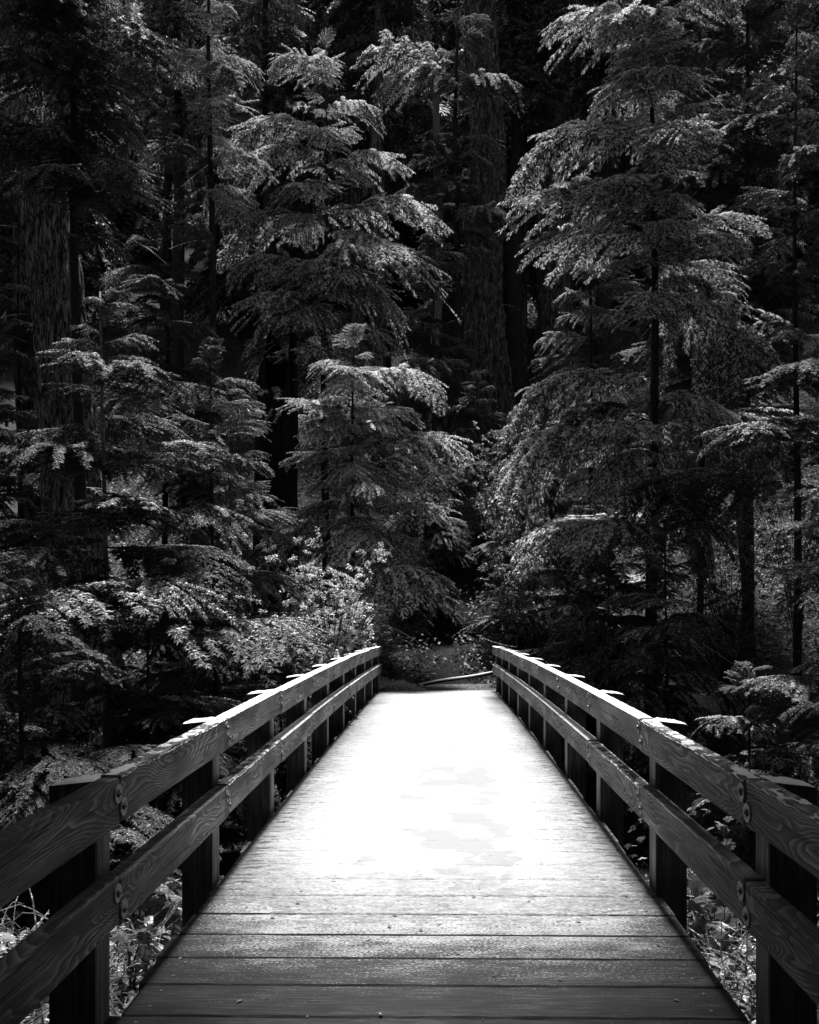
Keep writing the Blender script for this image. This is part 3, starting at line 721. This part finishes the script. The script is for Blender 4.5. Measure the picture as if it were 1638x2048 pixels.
# ------------------------------------------------------------------ far forest: crowns as single meshes
def far_crown(seed, H, rad, base, nb):
    rr = np.random.default_rng(seed); out = MB(); az = 0
    src = []
    for q in range(4):
        b = bough(500 + q, 3.0, .62, .16, .10, .085, .5, .15, .34, False, .06, False, False)
        src.append((np.concatenate(b.v), [f for f in b.f], np.concatenate(b.a)))
    for k in range(nb):
        f = base + (1 - base) * (k + .5) / nb; az += 2.4 + rr.normal(0, .3)
        ln = rad * (1 - f) ** .7 * rr.uniform(.75, 1.15) + .4
        V, Fs, A = src[rr.integers(4)]; s = ln / 3.0
        M_ = np.array(Matrix.Rotation(az, 3, 'Z') @ Matrix.Rotation(-(.02 + .4 * f ** 3) + rr.normal(0, .1), 3, 'Y'))
        out.add((V * s) @ M_.T + np.array([0, 0, f * H]), np.concatenate(Fs), A, 0)
    return out.mesh('crown', [M_needle_far])
FC = [far_crown(1, 26, 5.0, .12, 95), far_crown(2, 24, 4.2, .30, 75), far_crown(3, 28, 5.2, .48, 70)]
FT = [trunk_mesh(26, .36, .04, seed=41), trunk_mesh(24, .30, .04, seed=42), trunk_mesh(28, .42, .05, seed=43)]
def far_tree(x, y, v, s, label, group, snow=.35):
    t = thing('conifer', label, 'tree', (x, y, float(gz(x, y)) - .3), random.uniform(0, 6.28), group)
    link('trunk', FT[v], t, sc=s); link('crown', FC[v], t, sc=s, snow=snow)
rr = np.random.default_rng(77); pts = []
tries = 0
while len(pts) < 130 and tries < 9000:
    tries += 1
    y = rr.uniform(44, 104); x = rr.uniform(-.60, .56) * y
    if any((x - a) ** 2 + (y - b) ** 2 < 3.6 ** 2 for a, b in pts): continue
    pts.append((x, y))
for k, (x, y) in enumerate(pts):
    far_tree(x, y, (2 if y < 50 else int(rr.integers(3)) if y < 66 else int(rr.integers(2))), rr.uniform(.85, 1.15), 'dim conifer standing far up the forested slope', 'conifers on the slope behind')
pts = []
tries = 0
while len(pts) < 46 and tries < 6000:
    tries += 1
    y = rr.uniform(-26, 44); x = rr.uniform(-34, 34)
    if abs(x) < (.50 * y + 5.5 if y > 3 else 4.4) : continue
    if y < 3 and abs(x) < 3.5: continue
    if y > 3 and abs(x) < 7.5: continue
    if any((x - a) ** 2 + (y - b) ** 2 < 4.5 ** 2 for a, b in pts): continue
    pts.append((x, y))
for k, (x, y) in enumerate(pts):
    far_tree(x, y, int(rr.integers(2)), rr.uniform(.8, 1.05), 'unseen conifer added behind the viewer to block the sky', 'conifers around the creek')
for (x, y, v) in ((-2.9, -5, 0), (3.1, -6.5, 0), (.3, -13, 0), (-1.8, -17, 1)):  # unseen trees added behind the camera to block sky light
    far_tree(x, y, v, .8, 'unseen conifer added behind the viewer to block the sky', 'conifers around the creek')

# ------------------------------------------------------------------ great bare trunks on the slope
def big_trunk(label, px, d, wpx, topz, lean=0, mat=None, name='old_conifer_trunk', fur=.03, k=56, crown=True, moss=True):
    x = CX + (px - VX) * d / F; r = wpx * d / F / 2; z0 = float(gz(x, d)) - .2
    t = thing(name, label, 'tree', (x, d, z0))
    link('trunk', trunk_mesh(topz - z0, r, r * .55, (lean, 0), mat or M_oldbark, k, .16, .05, .45, fur, int(px)), t)
    if crown:
        link('crown', FC[2], t, (lean * (topz - z0), 0, (topz - z0) * .60 - 6), sc=(.8, .8, .55), snow=.3)
    if moss:     # ragged twigs and moss tufts clinging to the bark
        q = np.random.default_rng(int(px))
        for _ in range(7):
            h = q.uniform(.1, .8) * min(topz - z0, 18)
            a = q.uniform(math.pi, 2 * math.pi)
            link('dead_branch', DT[q.integers(3)], t, (lean * h + r * .8 * math.cos(a), r * .8 * math.sin(a), h), (0, q.uniform(0, .5), a), q.uniform(.5, 1.1), snow=.4)
    return t
big_trunk('huge furrowed old trunk at left leaning away from the pale blotched tree', 198, 19, 118, 24, -.118, M_furrow, fur=.085, crown=True, k=96)
big_trunk('massive mossy trunk right of centre, widest of the trunks on the slope', 975, 41, 86, 44, -.01, fur=.10, k=90)
big_trunk('broad dark trunk right of the massive mossy one', 1106, 46, 72, 46, .0, fur=.10, k=80)
big_trunk('slim straight trunk standing between the two broad ones', 1046, 50, 22, 46, 0, fur=.015, k=24)
big_trunk('dark trunk at top centre left of the pale snag', 758, 43, 34, 44, .0, fur=.02, k=36)
big_trunk('dim trunk left of the dark top centre trunk', 715, 47, 30, 44, .0, fur=.02, k=36)
big_trunk('stout trunk behind the right conifer, rising from the pale ground cover', 1398, 31, 42, 34, -.02, fur=.03, k=44)
big_trunk('leaning slim trunk between the stout one and the far right conifer', 1492, 26, 17, 27, -.06, fur=.01, k=18)
big_trunk('dark trunk at the left edge beside the huge furrowed one', 50, 24, 50, 28, 0, fur=.03, k=40)
# pale stripped snag
sx = at(871, 400, 37)
t = thing('dead_snag', 'pale stripped snag standing between the dark trunks near top centre', 'dead tree', (sx[0], 37, float(gz(sx[0], 37)) - .2))
hs = at(0, 165, 37)[2] - t.location.z
link('trunk', trunk_mesh(hs, .27, .13, (.006, 0), M_snag, 18, .3, .10, .1, .012, 3), t)
q = np.random.default_rng(5)
for _ in range(5):
    h = q.uniform(.55, .97) * hs; link('dead_branch', DT[q.integers(3)], t, (.006 * h, 0, h), (0, .4, q.uniform(0, 6.28)), .7, snow=.2)
# black stump behind the small conifer
sx = at(553, 800, 25.5); zb = float(gz(sx[0], 25.5))
link_st = thing('tree_stump', 'squat black rotten stump left behind the small frosted conifer', 'stump', (sx[0], 25.5, zb - .2))
mb = MB(); k = 40; zs = np.linspace(-.6, 1, 26); th = np.arange(k) * 2 * np.pi / k; TH, ZZ = np.meshgrid(th, zs)
hh = (at(0, 735, 25.5)[2] - zb) ; 
rad_ = .50 + .35 * np.exp(-np.maximum(ZZ, 0) * 3) + .12 * noise3(np.cos(TH) * 3, np.sin(TH) * 3, ZZ * 2, 5) + .05 * np.abs(np.sin(TH * 9 + ZZ * 2))
Zt = np.where(ZZ > 0, ZZ * hh * (1 + .28 * noise3(np.cos(TH) * 2.2, np.sin(TH) * 2.2, 0, 8)), ZZ)
mb.add(np.stack([rad_ * np.cos(TH), rad_ * np.sin(TH), Zt], -1), np.stack([(np.arange(25)[:, None] * k + np.arange(k)[None]), np.arange(25)[:, None] * k + (np.arange(k)[None] + 1) % k, np.arange(25)[:, None] * k + (np.arange(k)[None] + 1) % k + k, np.arange(25)[:, None] * k + np.arange(k)[None] + k], -1).reshape(-1, 4))
mb.f.append(np.array([list(range(25 * k, 26 * k))])); mb.m.append(np.zeros(1))
link('trunk', mb.mesh('trunk', mat_bark('rotten_stump_wood', .004, .03, (12, 12, 2)), True), link_st)

# ------------------------------------------------------------------ shrubs, ferns, ground cover
def leaf_cloud(mb, P, size, rr, up=.7, dust=.6, m=0):
    n = len(P); az = rr.uniform(0, 6.28, n); tl = rr.normal(-.25, .45, n)
    D = np.stack([np.cos(az) * np.cos(tl), np.sin(az) * np.cos(tl), np.sin(tl)], -1)
    C = np.stack([-np.sin(az), np.cos(az), rr.normal(0, .4, n)], -1)
    s = size * rr.uniform(.6, 1.3, n)
    fold = np.cross(D, C); 
    a = P; c = P + D * s[:, None]; b1 = P + D * (s * .45)[:, None] + C * (s * .30)[:, None] + fold * (s * .06)[:, None]; b2 = P + D * (s * .45)[:, None] - C * (s * .30)[:, None] + fold * (s * .06)[:, None]
    V = np.stack([a, b1, c, b2], 1).reshape(-1, 3); k = np.arange(n)[:, None] * 4
    mb.add(V, np.concatenate([k + np.array([[0, 1, 2]]), k + np.array([[0, 2, 3]])]), np.repeat(rr.uniform(dust * .4, dust * 1.5, n), 4), m)
def shrub(label, px, py, d, w, h, nstem, nleaf, seed, size=.045, snow=.5, cat='shrub', name='leafy_shrub', group=None):
    rr = np.random.default_rng(seed); c = at(px, py, d); zb = float(gz(c[0], d)); zc = c[2]
    t = thing(name, label, cat, (c[0], d, zb), 0, group)
    st = MB(); fo = MB(); top = zc + h / 2 - zb
    for k in range(nstem):
        a = rr.uniform(0, 6.28); rr_ = w / 2 * rr.uniform(.2, 1) ** .6; hh_ = (zc - zb) + h * rr.uniform(-.45, .5)
        u = np.linspace(0, 1, 8); bx = np.array([math.cos(a), math.sin(a) * .8, 0])
        p = bx * (rr_ * u ** 1.6)[:, None]; p[:, 2] = hh_ * (1.35 * u - .35 * u ** 2)
        p += rr.normal(0, .02, p.shape); p[0] = (bx * .05) - np.array([0, 0, .1])
        st.tube(p, .008 * (1 - .7 * u) + .002, 4)
        for j in range(9):
            q = rr.uniform(.35, 1); b0 = np.array([np.interp(q, u, p[:, z]) for z in range(3)])
            l = rr.uniform(.12, .42); dd = np.array([rr.normal(), rr.normal(), rr.normal(.1, .35)]); dd /= np.linalg.norm(dd)
            v = np.linspace(0, 1, 4); tw = b0 + dd * (l * v)[:, None]; tw[:, 2] -= .15 * l * v ** 2; st.tube(tw, .0025, 3)
            n = int(nleaf * 1.7) // (nstem * 9); s = rr.uniform(.1, 1.05, n)
            P = b0 + dd * (l * s)[:, None] + rr.normal(0, .018, (n, 3)); P[:, 2] -= .15 * l * s ** 2
            leaf_cloud(fo, P, size, rr)
    link('stem', st.mesh('stem', M_twig), t); link('foliage', fo.mesh('foliage', M_leaf), t, snow=snow, kind='stuff')
shrub('bushy small-leaved shrub behind the far left railing, brightest leaves of all', 655, 1160, 17.2, 2.3, 1.9, 46, 10500, 1, .048, .8)
shrub('small-leaved shrub spreading low over the far end of the left railing', 745, 1270, 20.3, 1.0, .9, 18, 2600, 2, .045, .3)
shrub('leafy shrub hanging beside the path at the right bridge end', 1025, 1110, 22.0, 1.5, 1.7, 26, 4200, 3, .050, .4)
shrub('pale leafy bush higher on the slope above the right end shrub', 1010, 930, 27.5, 3.2, 2.6, 40, 7600, 4, .06, .5)
shrub('dim leafy bush under the right conifers behind the railing', 1450, 1130, 18.5, 3.0, 2.2, 36, 6400, 5, .05, .3)
shrub('leafy bush beside the far right thin trunk', 1590, 990, 21, 3.0, 2.0, 34, 6000, 6, .055, .3)
shrub('shaded leafy shrub between left railing posts', 585, 1330, 14, 1.3, 1.3, 22, 3400, 7, .045, .08)
def fern_frond():
    mb = MB(); rr = np.random.default_rng(9); u = np.linspace(0, 1, 14); p = np.stack([.8 * u - .1 * u ** 2, 0 * u, .55 * u - .62 * u ** 2.2], -1)
    mb.tube(p, .004 * (1 - .7 * u) + .001, 3, 0, .3)
    for a in np.arange(.12, 1, .028):
        q = np.array([np.interp(a, u, p[:, z]) for z in range(3)]); l = .14 * math.sin(min(1, a / .3) * 1.57) * (1 - a) ** .6 + .01
        for s in (-1, 1):
            e = q + np.array([.25 * l, s * l, -.2 * l]); w_ = .011
            mb.add([q, (q + e) / 2 + np.array([w_, 0, .004]), e, (q + e) / 2 - np.array([w_, 0, -.004])], [(0, 1, 2), (0, 2, 3)] if s < 0 else [(0, 2, 1), (0, 3, 2)], .4)
    return mb.mesh('frond', M_fern)
FR = fern_frond()
def fern(label, px, d, s, seed, snow=.3, nf=13):
    rr = np.random.default_rng(seed); x = CX + (px - VX) * d / F
    t = thing('sword_fern', label, 'fern', (x, d, float(gz(x, d))), 0, 'sword ferns under the trees')
    for k in range(nf): link('frond', FR, t, (0, 0, 0), (rr.normal(0, .1), -rr.uniform(.1, .8), k * 6.283 / nf + rr.normal(0, .2)), s * rr.uniform(.75, 1.15), snow=snow)
for a in (('arching fern in the dark left of the path mouth', 755, 23.6, 1.5, 1), ('big fern under the small frosted conifer', 700, 22.6, 1.6, 2), ('fern at the left corner of the far landing', 790, 21.8, 1.0, 3),
          ('fern right of the path in deep shade', 1045, 25, 1.2, 4), ('fern among leaves beyond the right railing', 1440, 18, 1.4, 5), ('fern under the far right thin trunk', 1530, 17, 1.3, 6),
          ('fern in shade behind the middle of the left railing', 520, 16.5, 1.2, 7), ('fern on the bank above the path', 820, 25.5, 1.2, 8), ('fern higher on the bank right of the path', 1010, 28, 1.3, 9)):
    fern(*a)
# ground cover: leaves and sprigs over banks and slope
rr = np.random.default_rng(31); mb = MB()
def scatter(n, x0, x1, y0, y1, size, hmax, dust, clump=.0, keep=None):
    x = rr.uniform(x0, x1, n); y = rr.uniform(y0, y1, n)
    x = x * (y / y1 if y1 > 30 else 1)
    k = fbm(x * .8, y * .8, 0, 3, 77) > clump
    k &= ~((np.abs(x) < 1.38) & (y < YE))
    pc_ = .15 + .05 * np.maximum(y - 22, 0)
    k &= ~((np.abs(x - pc_) < .45 + .35 * rr.normal(0, 1, len(x))) & (y > 19.5) & (y < 34) | (np.abs(x) < 1.4) & (y < 22.6) & (y > 19))
    x = x[k]; y = y[k]; z = gz(x, y) + rr.uniform(0, 1, len(x)) ** 1.7 * hmax
    leaf_cloud(mb, np.stack([x, y, z], -1), size, rr, dust=dust)
scatter(150000, -24, 30, 22.5, 62, .12, .5, .38, -.45)
scatter(16000, -9, 9, 15.5, 26, .05, .25, .5, -.2)
scatter(26000, -4.5, 4.5, 2.0, 9, .05, .30, .45, -.35)
scatter(12000, -9, 9, 8, 16, .05, .2, .4, -.2)
link('ground_cover', mb.mesh('ground_cover', M_cover), kind='stuff', snow=.5)
# frosted low plants at the left corner of the landing
mb = MB(); n = 2300; x = rr.uniform(-1.5, -.1, n); y = rr.uniform(20.25, 21.7, n); k = (x + 1.5) / 1.25 + .25 * fbm(x * 3, y * 3) < 1.0 - .3 * (y - 20.2); x = x[k]; y = y[k]
leaf_cloud(mb, np.stack([x, y, gz(x, y) + .02 + rr.uniform(0, .30, len(x)) * np.clip(1 - (x + 1.5) / 1.5 + .5 * fbm(x * 4, y * 4), .1, 1)], -1), .075, rr, dust=1.0)
t = thing('frosted_groundcover', 'frosty low plants crowding the left corner where deck meets gravel', 'ground plants', me=mb.mesh('frosted_groundcover', M_cover)); t['snow'] = 1.2; t['kind'] = 'stuff'

# maple saplings with large leaves below the near railings
def maple_leaf(seed):
    rr = np.random.default_rng(seed); mb = MB()
    out = [(0, 0), (.10, -.10), (.30, -.14), (.24, .02), (.34, .10), (.52, .16), (.40, .28), (.44, .40), (.26, .38), (.18, .50), (.20, .66), (.09, .66), (0, .95)]
    pts = out + [(-x, y) for x, y in out[-2:0:-1]]
    V = [(0, .22, .03)] + [(x * rr.uniform(.9, 1.1), y, -.25 * abs(x) - .12 * y * y + rr.normal(0, .015)) for x, y in pts]
    n = len(pts); mb.add(V, [(0, 1 + k, 1 + (k + 1) % n) for k in range(n)], .5)
    mb.tube([(0, 0, 0), (0, -.2, .03), (0, -.4, .12)], .008, 3, 0, .2)
    return mb.mesh('leaf', M_maple)
ML = [maple_leaf(q) for q in range(3)]
def maple(label, base, leaves, seed, snow=.5, droop=.9):
    rr = np.random.default_rng(seed); b = np.array(base); zb = float(gz(b[0], b[1]))
    t = thing('maple_sapling', label, 'sapling', (b[0], b[1], zb)); st = MB()
    for (px, py, d, s, an) in leaves:
        p = at(px, py, d) - np.array([b[0], b[1], zb]); root = np.array([rr.normal(0, .04), rr.normal(0, .04), -.05]); mid = (p * .5 + np.array([0, 0, .15]))
        u = np.linspace(0, 1, 8)[:, None]; c = root * (1 - u) ** 2 + 2 * mid * u * (1 - u) + p * u ** 2
        st.tube(c, .006 * (1 - .6 * u[:, 0]), 4)
        for j in range(2):
            q = rr.normal(0, .04, 3) * (j > 0)
            # tip hangs down, face towards the light and viewer
            link('leaf', ML[rr.integers(3)], t, tuple(p + q), (R(-90) + rr.normal(.75, .3), rr.normal(0, .25), R(an) + rr.normal(0, .3) + math.pi * 0), s * rr.uniform(.75, 1.1), snow=float(snow * rr.uniform(.3, 1.5)))
    link('stem', st.mesh('stem', M_twig), t)
q = np.random.default_rng(8)
maple('maple sapling with big drooping pale leaves between the left railing and deck edge', (-2.3, 6.9, 0), [(q.uniform(262, 362), q.uniform(1745, 1880), q.uniform(6.1, 7.0), q.uniform(.19, .28), q.uniform(-40, 40)) for _ in range(24)], 1)
maple('maple sapling with pale leaves low behind the nearest right railing post', (2.0, 6.2, 0), [(q.uniform(1385, 1450), q.uniform(1745, 1880), q.uniform(5.6, 6.6), q.uniform(.17, .24), q.uniform(-40, 40)) for _ in range(22)], 2)
maple('maple sapling with leaves showing between the right railing boards', (2.4, 8.4, 0), [(q.uniform(1385, 1470), q.uniform(1590, 1740), q.uniform(7.5, 9), q.uniform(.10, .16), q.uniform(-40, 40)) for _ in range(12)], 3)
maple('small maple sapling low at the left deck edge', (-1.9, 5.6, 0), [(q.uniform(225, 300), q.uniform(1850, 1960), q.uniform(5.0, 5.8), q.uniform(.11, .16), q.uniform(-40, 40)) for _ in range(10)], 4)
maple('maple sapling with small leaves farther along the right deck edge', (2.1, 10.5, 0), [(q.uniform(1170, 1300), q.uniform(1590, 1720), q.uniform(9.5, 11), q.uniform(.09, .14), q.uniform(-40, 40)) for _ in range(10)], 5)
# tangled frosted stems and twigs by the near abutment
def tangle(label, x0, x1, y0, y1, n, seed, cat='brush'):
    rr = np.random.default_rng(seed); mb = MB()
    for _ in range(n):
        x = rr.uniform(x0, x1); y = rr.uniform(y0, y1); z = float(gz(x, y)); a = rr.uniform(0, 6.28); l = rr.uniform(.2, .75); u = np.linspace(0, 1, 7)
        c = np.stack([x + math.cos(a) * l * u, y + math.sin(a) * l * u, z + .05 + rr.uniform(.05, .45) * np.sin(u * rr.uniform(1.5, 3)) + rr.uniform(0, .1)], -1) + rr.normal(0, .008, (7, 3))
        mb.tube(c, rr.uniform(.003, .008) * (1 - .5 * u), 4, 0, rr.uniform(.4, 1.1))
    P = np.stack([rr.uniform(x0, x1, n * 7), rr.uniform(y0, y1, n * 7)], -1); P = np.concatenate([P, (gz(P[:, 0], P[:, 1]) + rr.uniform(.05, .35, n * 7))[:, None]], 1)
    leaf_cloud(mb, P[::2], .10, rr, dust=.6)
    t = thing('brushwood', label, cat, me=mb.mesh('brushwood', M_maple)); t['kind'] = 'stuff'; t['snow'] = .30
tangle('frosted tangle of stems and leaves below the right deck edge at the near end', 1.42, 2.6, 3.2, 6.4, 420, 1)
tangle('frosted tangle of twigs at the bottom left beyond the nearest railing', -3.8, -1.6, 3.2, 6.6, 480, 2)

# fallen pole across the path, thin twig, small snow figure
a = at(838, 1360, 21.3); b = at(1004, 1341, 21.9); a[2] = float(gz(a[0], a[1])) + .07; b[2] = at(0, 1343, 21.9)[2]
u = np.linspace(0, 1, 16)[:, None]; c = a * (1 - u) + b * u; c[:, 2] += .012 * np.sin(u[:, 0] * 7)
mb = MB(); mb.tube(c - a, .034 + .004 * np.sin(u[:, 0] * 9), 8)
t = thing('fallen_log', 'thin frosted log lying across the gravel at the far end of the deck', 'log', tuple(a))
link('trunk', mb.mesh('trunk', M_bark, True), t)
mb = MB(); c2 = c - a; c2[:, 2] += .024; mb.tube(c2, .031, 7); link('frost_layer', mb.mesh('frost_layer', M_cap, True), t)
a = at(955, 1270, 20.8); b = at(1034, 1294, 19.2); u = np.linspace(0, 1, 9)[:, None]; c = a * (1 - u) + b * u; c[:, 2] -= .05 * np.sin(u[:, 0] * 3.1)
mb = MB(); mb.tube(c - a, .008, 5, 0, .5); t = thing('bare_stick', 'thin bare stick poking over the far end of the right railing', 'stick', tuple(a), me=mb.mesh('bare_stick', M_dead))
t['snow'] = .6
# snow figure of stacked balls on the sixth left post top
def sph(mb, c, r, s, sq=.88):
    th = np.linspace(0, np.pi, 13); ph = np.arange(18) * 2 * np.pi / 18; TH, PH = np.meshgrid(th, ph, indexing='ij')
    rr_ = r * (1 + .07 * noise3(np.sin(TH) * np.cos(PH) * 2.5, np.sin(TH) * np.sin(PH) * 2.5, np.cos(TH) * 2.5, s))
    V = np.stack([c[0] + rr_ * np.sin(TH) * np.cos(PH), c[1] + rr_ * np.sin(TH) * np.sin(PH), c[2] + sq * rr_ * np.cos(TH)], -1)
    k = 18; ii = np.arange(12)[:, None] * k + np.arange(k)[None]; jj = np.arange(12)[:, None] * k + (np.arange(k)[None] + 1) % k
    mb.add(V, np.stack([ii, ii + k, jj + k, jj], -1).reshape(-1, 4))
yb = py_(5) + .07; zb = float(zdeck(yb)) + .981
t = thing('snowman', 'tiny snowman of three stacked snowballs on a left railing post top', 'snowman', (-1.41, yb, zb))
for nm, zc, r in (('lower_ball', .031, .040), ('middle_ball', .077, .028), ('head', .112, .020)):
    mb = MB(); sph(mb, (0, 0, zc), r, int(zc * 1000)); link(nm, mb.mesh(nm, M_cap, True), t)

# bits of leaf and bark lying on the near planks
mb = MB(); r5 = np.random.default_rng(91); n = 110
x = r5.uniform(-1.28, 1.28, n); y = r5.uniform(3.3, 6.5, n)
az = r5.uniform(0, 6.28, n); sz = r5.uniform(.006, .022, n)
for k in range(n):
    c = np.array([x[k], y[k], float(zdeck(y[k])) + .006]); d = np.array([math.cos(az[k]), math.sin(az[k]), 0]) * sz[k]; e = np.array([-math.sin(az[k]), math.cos(az[k]), 0]) * sz[k] * r5.uniform(.3, .8)
    up = np.array([0, 0, r5.uniform(.001, .008)])
    mb.add([c - d, c + e + up, c + d * r5.uniform(.6, 1.2) + up, c - e], [(0, 1, 2), (0, 2, 3)][:2], r5.uniform(0, 1.2))
t = thing('leaf_litter', 'scraps of leaf and bark scattered on the near deck planks', 'litter', me=mb.mesh('leaf_litter', M_maple)); t['kind'] = 'stuff'; t['snow'] = .15

# pebbles and broken stone on the gravel landing
mb = MB(); r6 = np.random.default_rng(17)
for _ in range(1100):
    x = r6.uniform(-1.3, 1.5); y = r6.uniform(20.15, 22.4) if _ > 120 else r6.uniform(22.4, 27); q = r6.uniform(.008, .026) * (1.8 if r6.random() < .08 else 1); z = float(gz(x, y)) + .028
    v = np.array([(1,0,0),(0,1,0),(-1,0,0),(0,-1,0),(0,0,.8),(0,0,-.6)]) * q * r6.uniform(.6, 1.3, (6, 1)) + [x, y, z]
    mb.add(v, [(0,1,4),(1,2,4),(2,3,4),(3,0,4),(1,0,5),(2,1,5),(3,2,5),(0,3,5)])
t = thing('gravel_stones', 'loose pebbles strewn over the gravel where the deck ends', 'gravel', me=mb.mesh('gravel_stones', mat_plain('pebble_stone', .24, .9, 0, 30, .6))); t['kind'] = 'stuff'
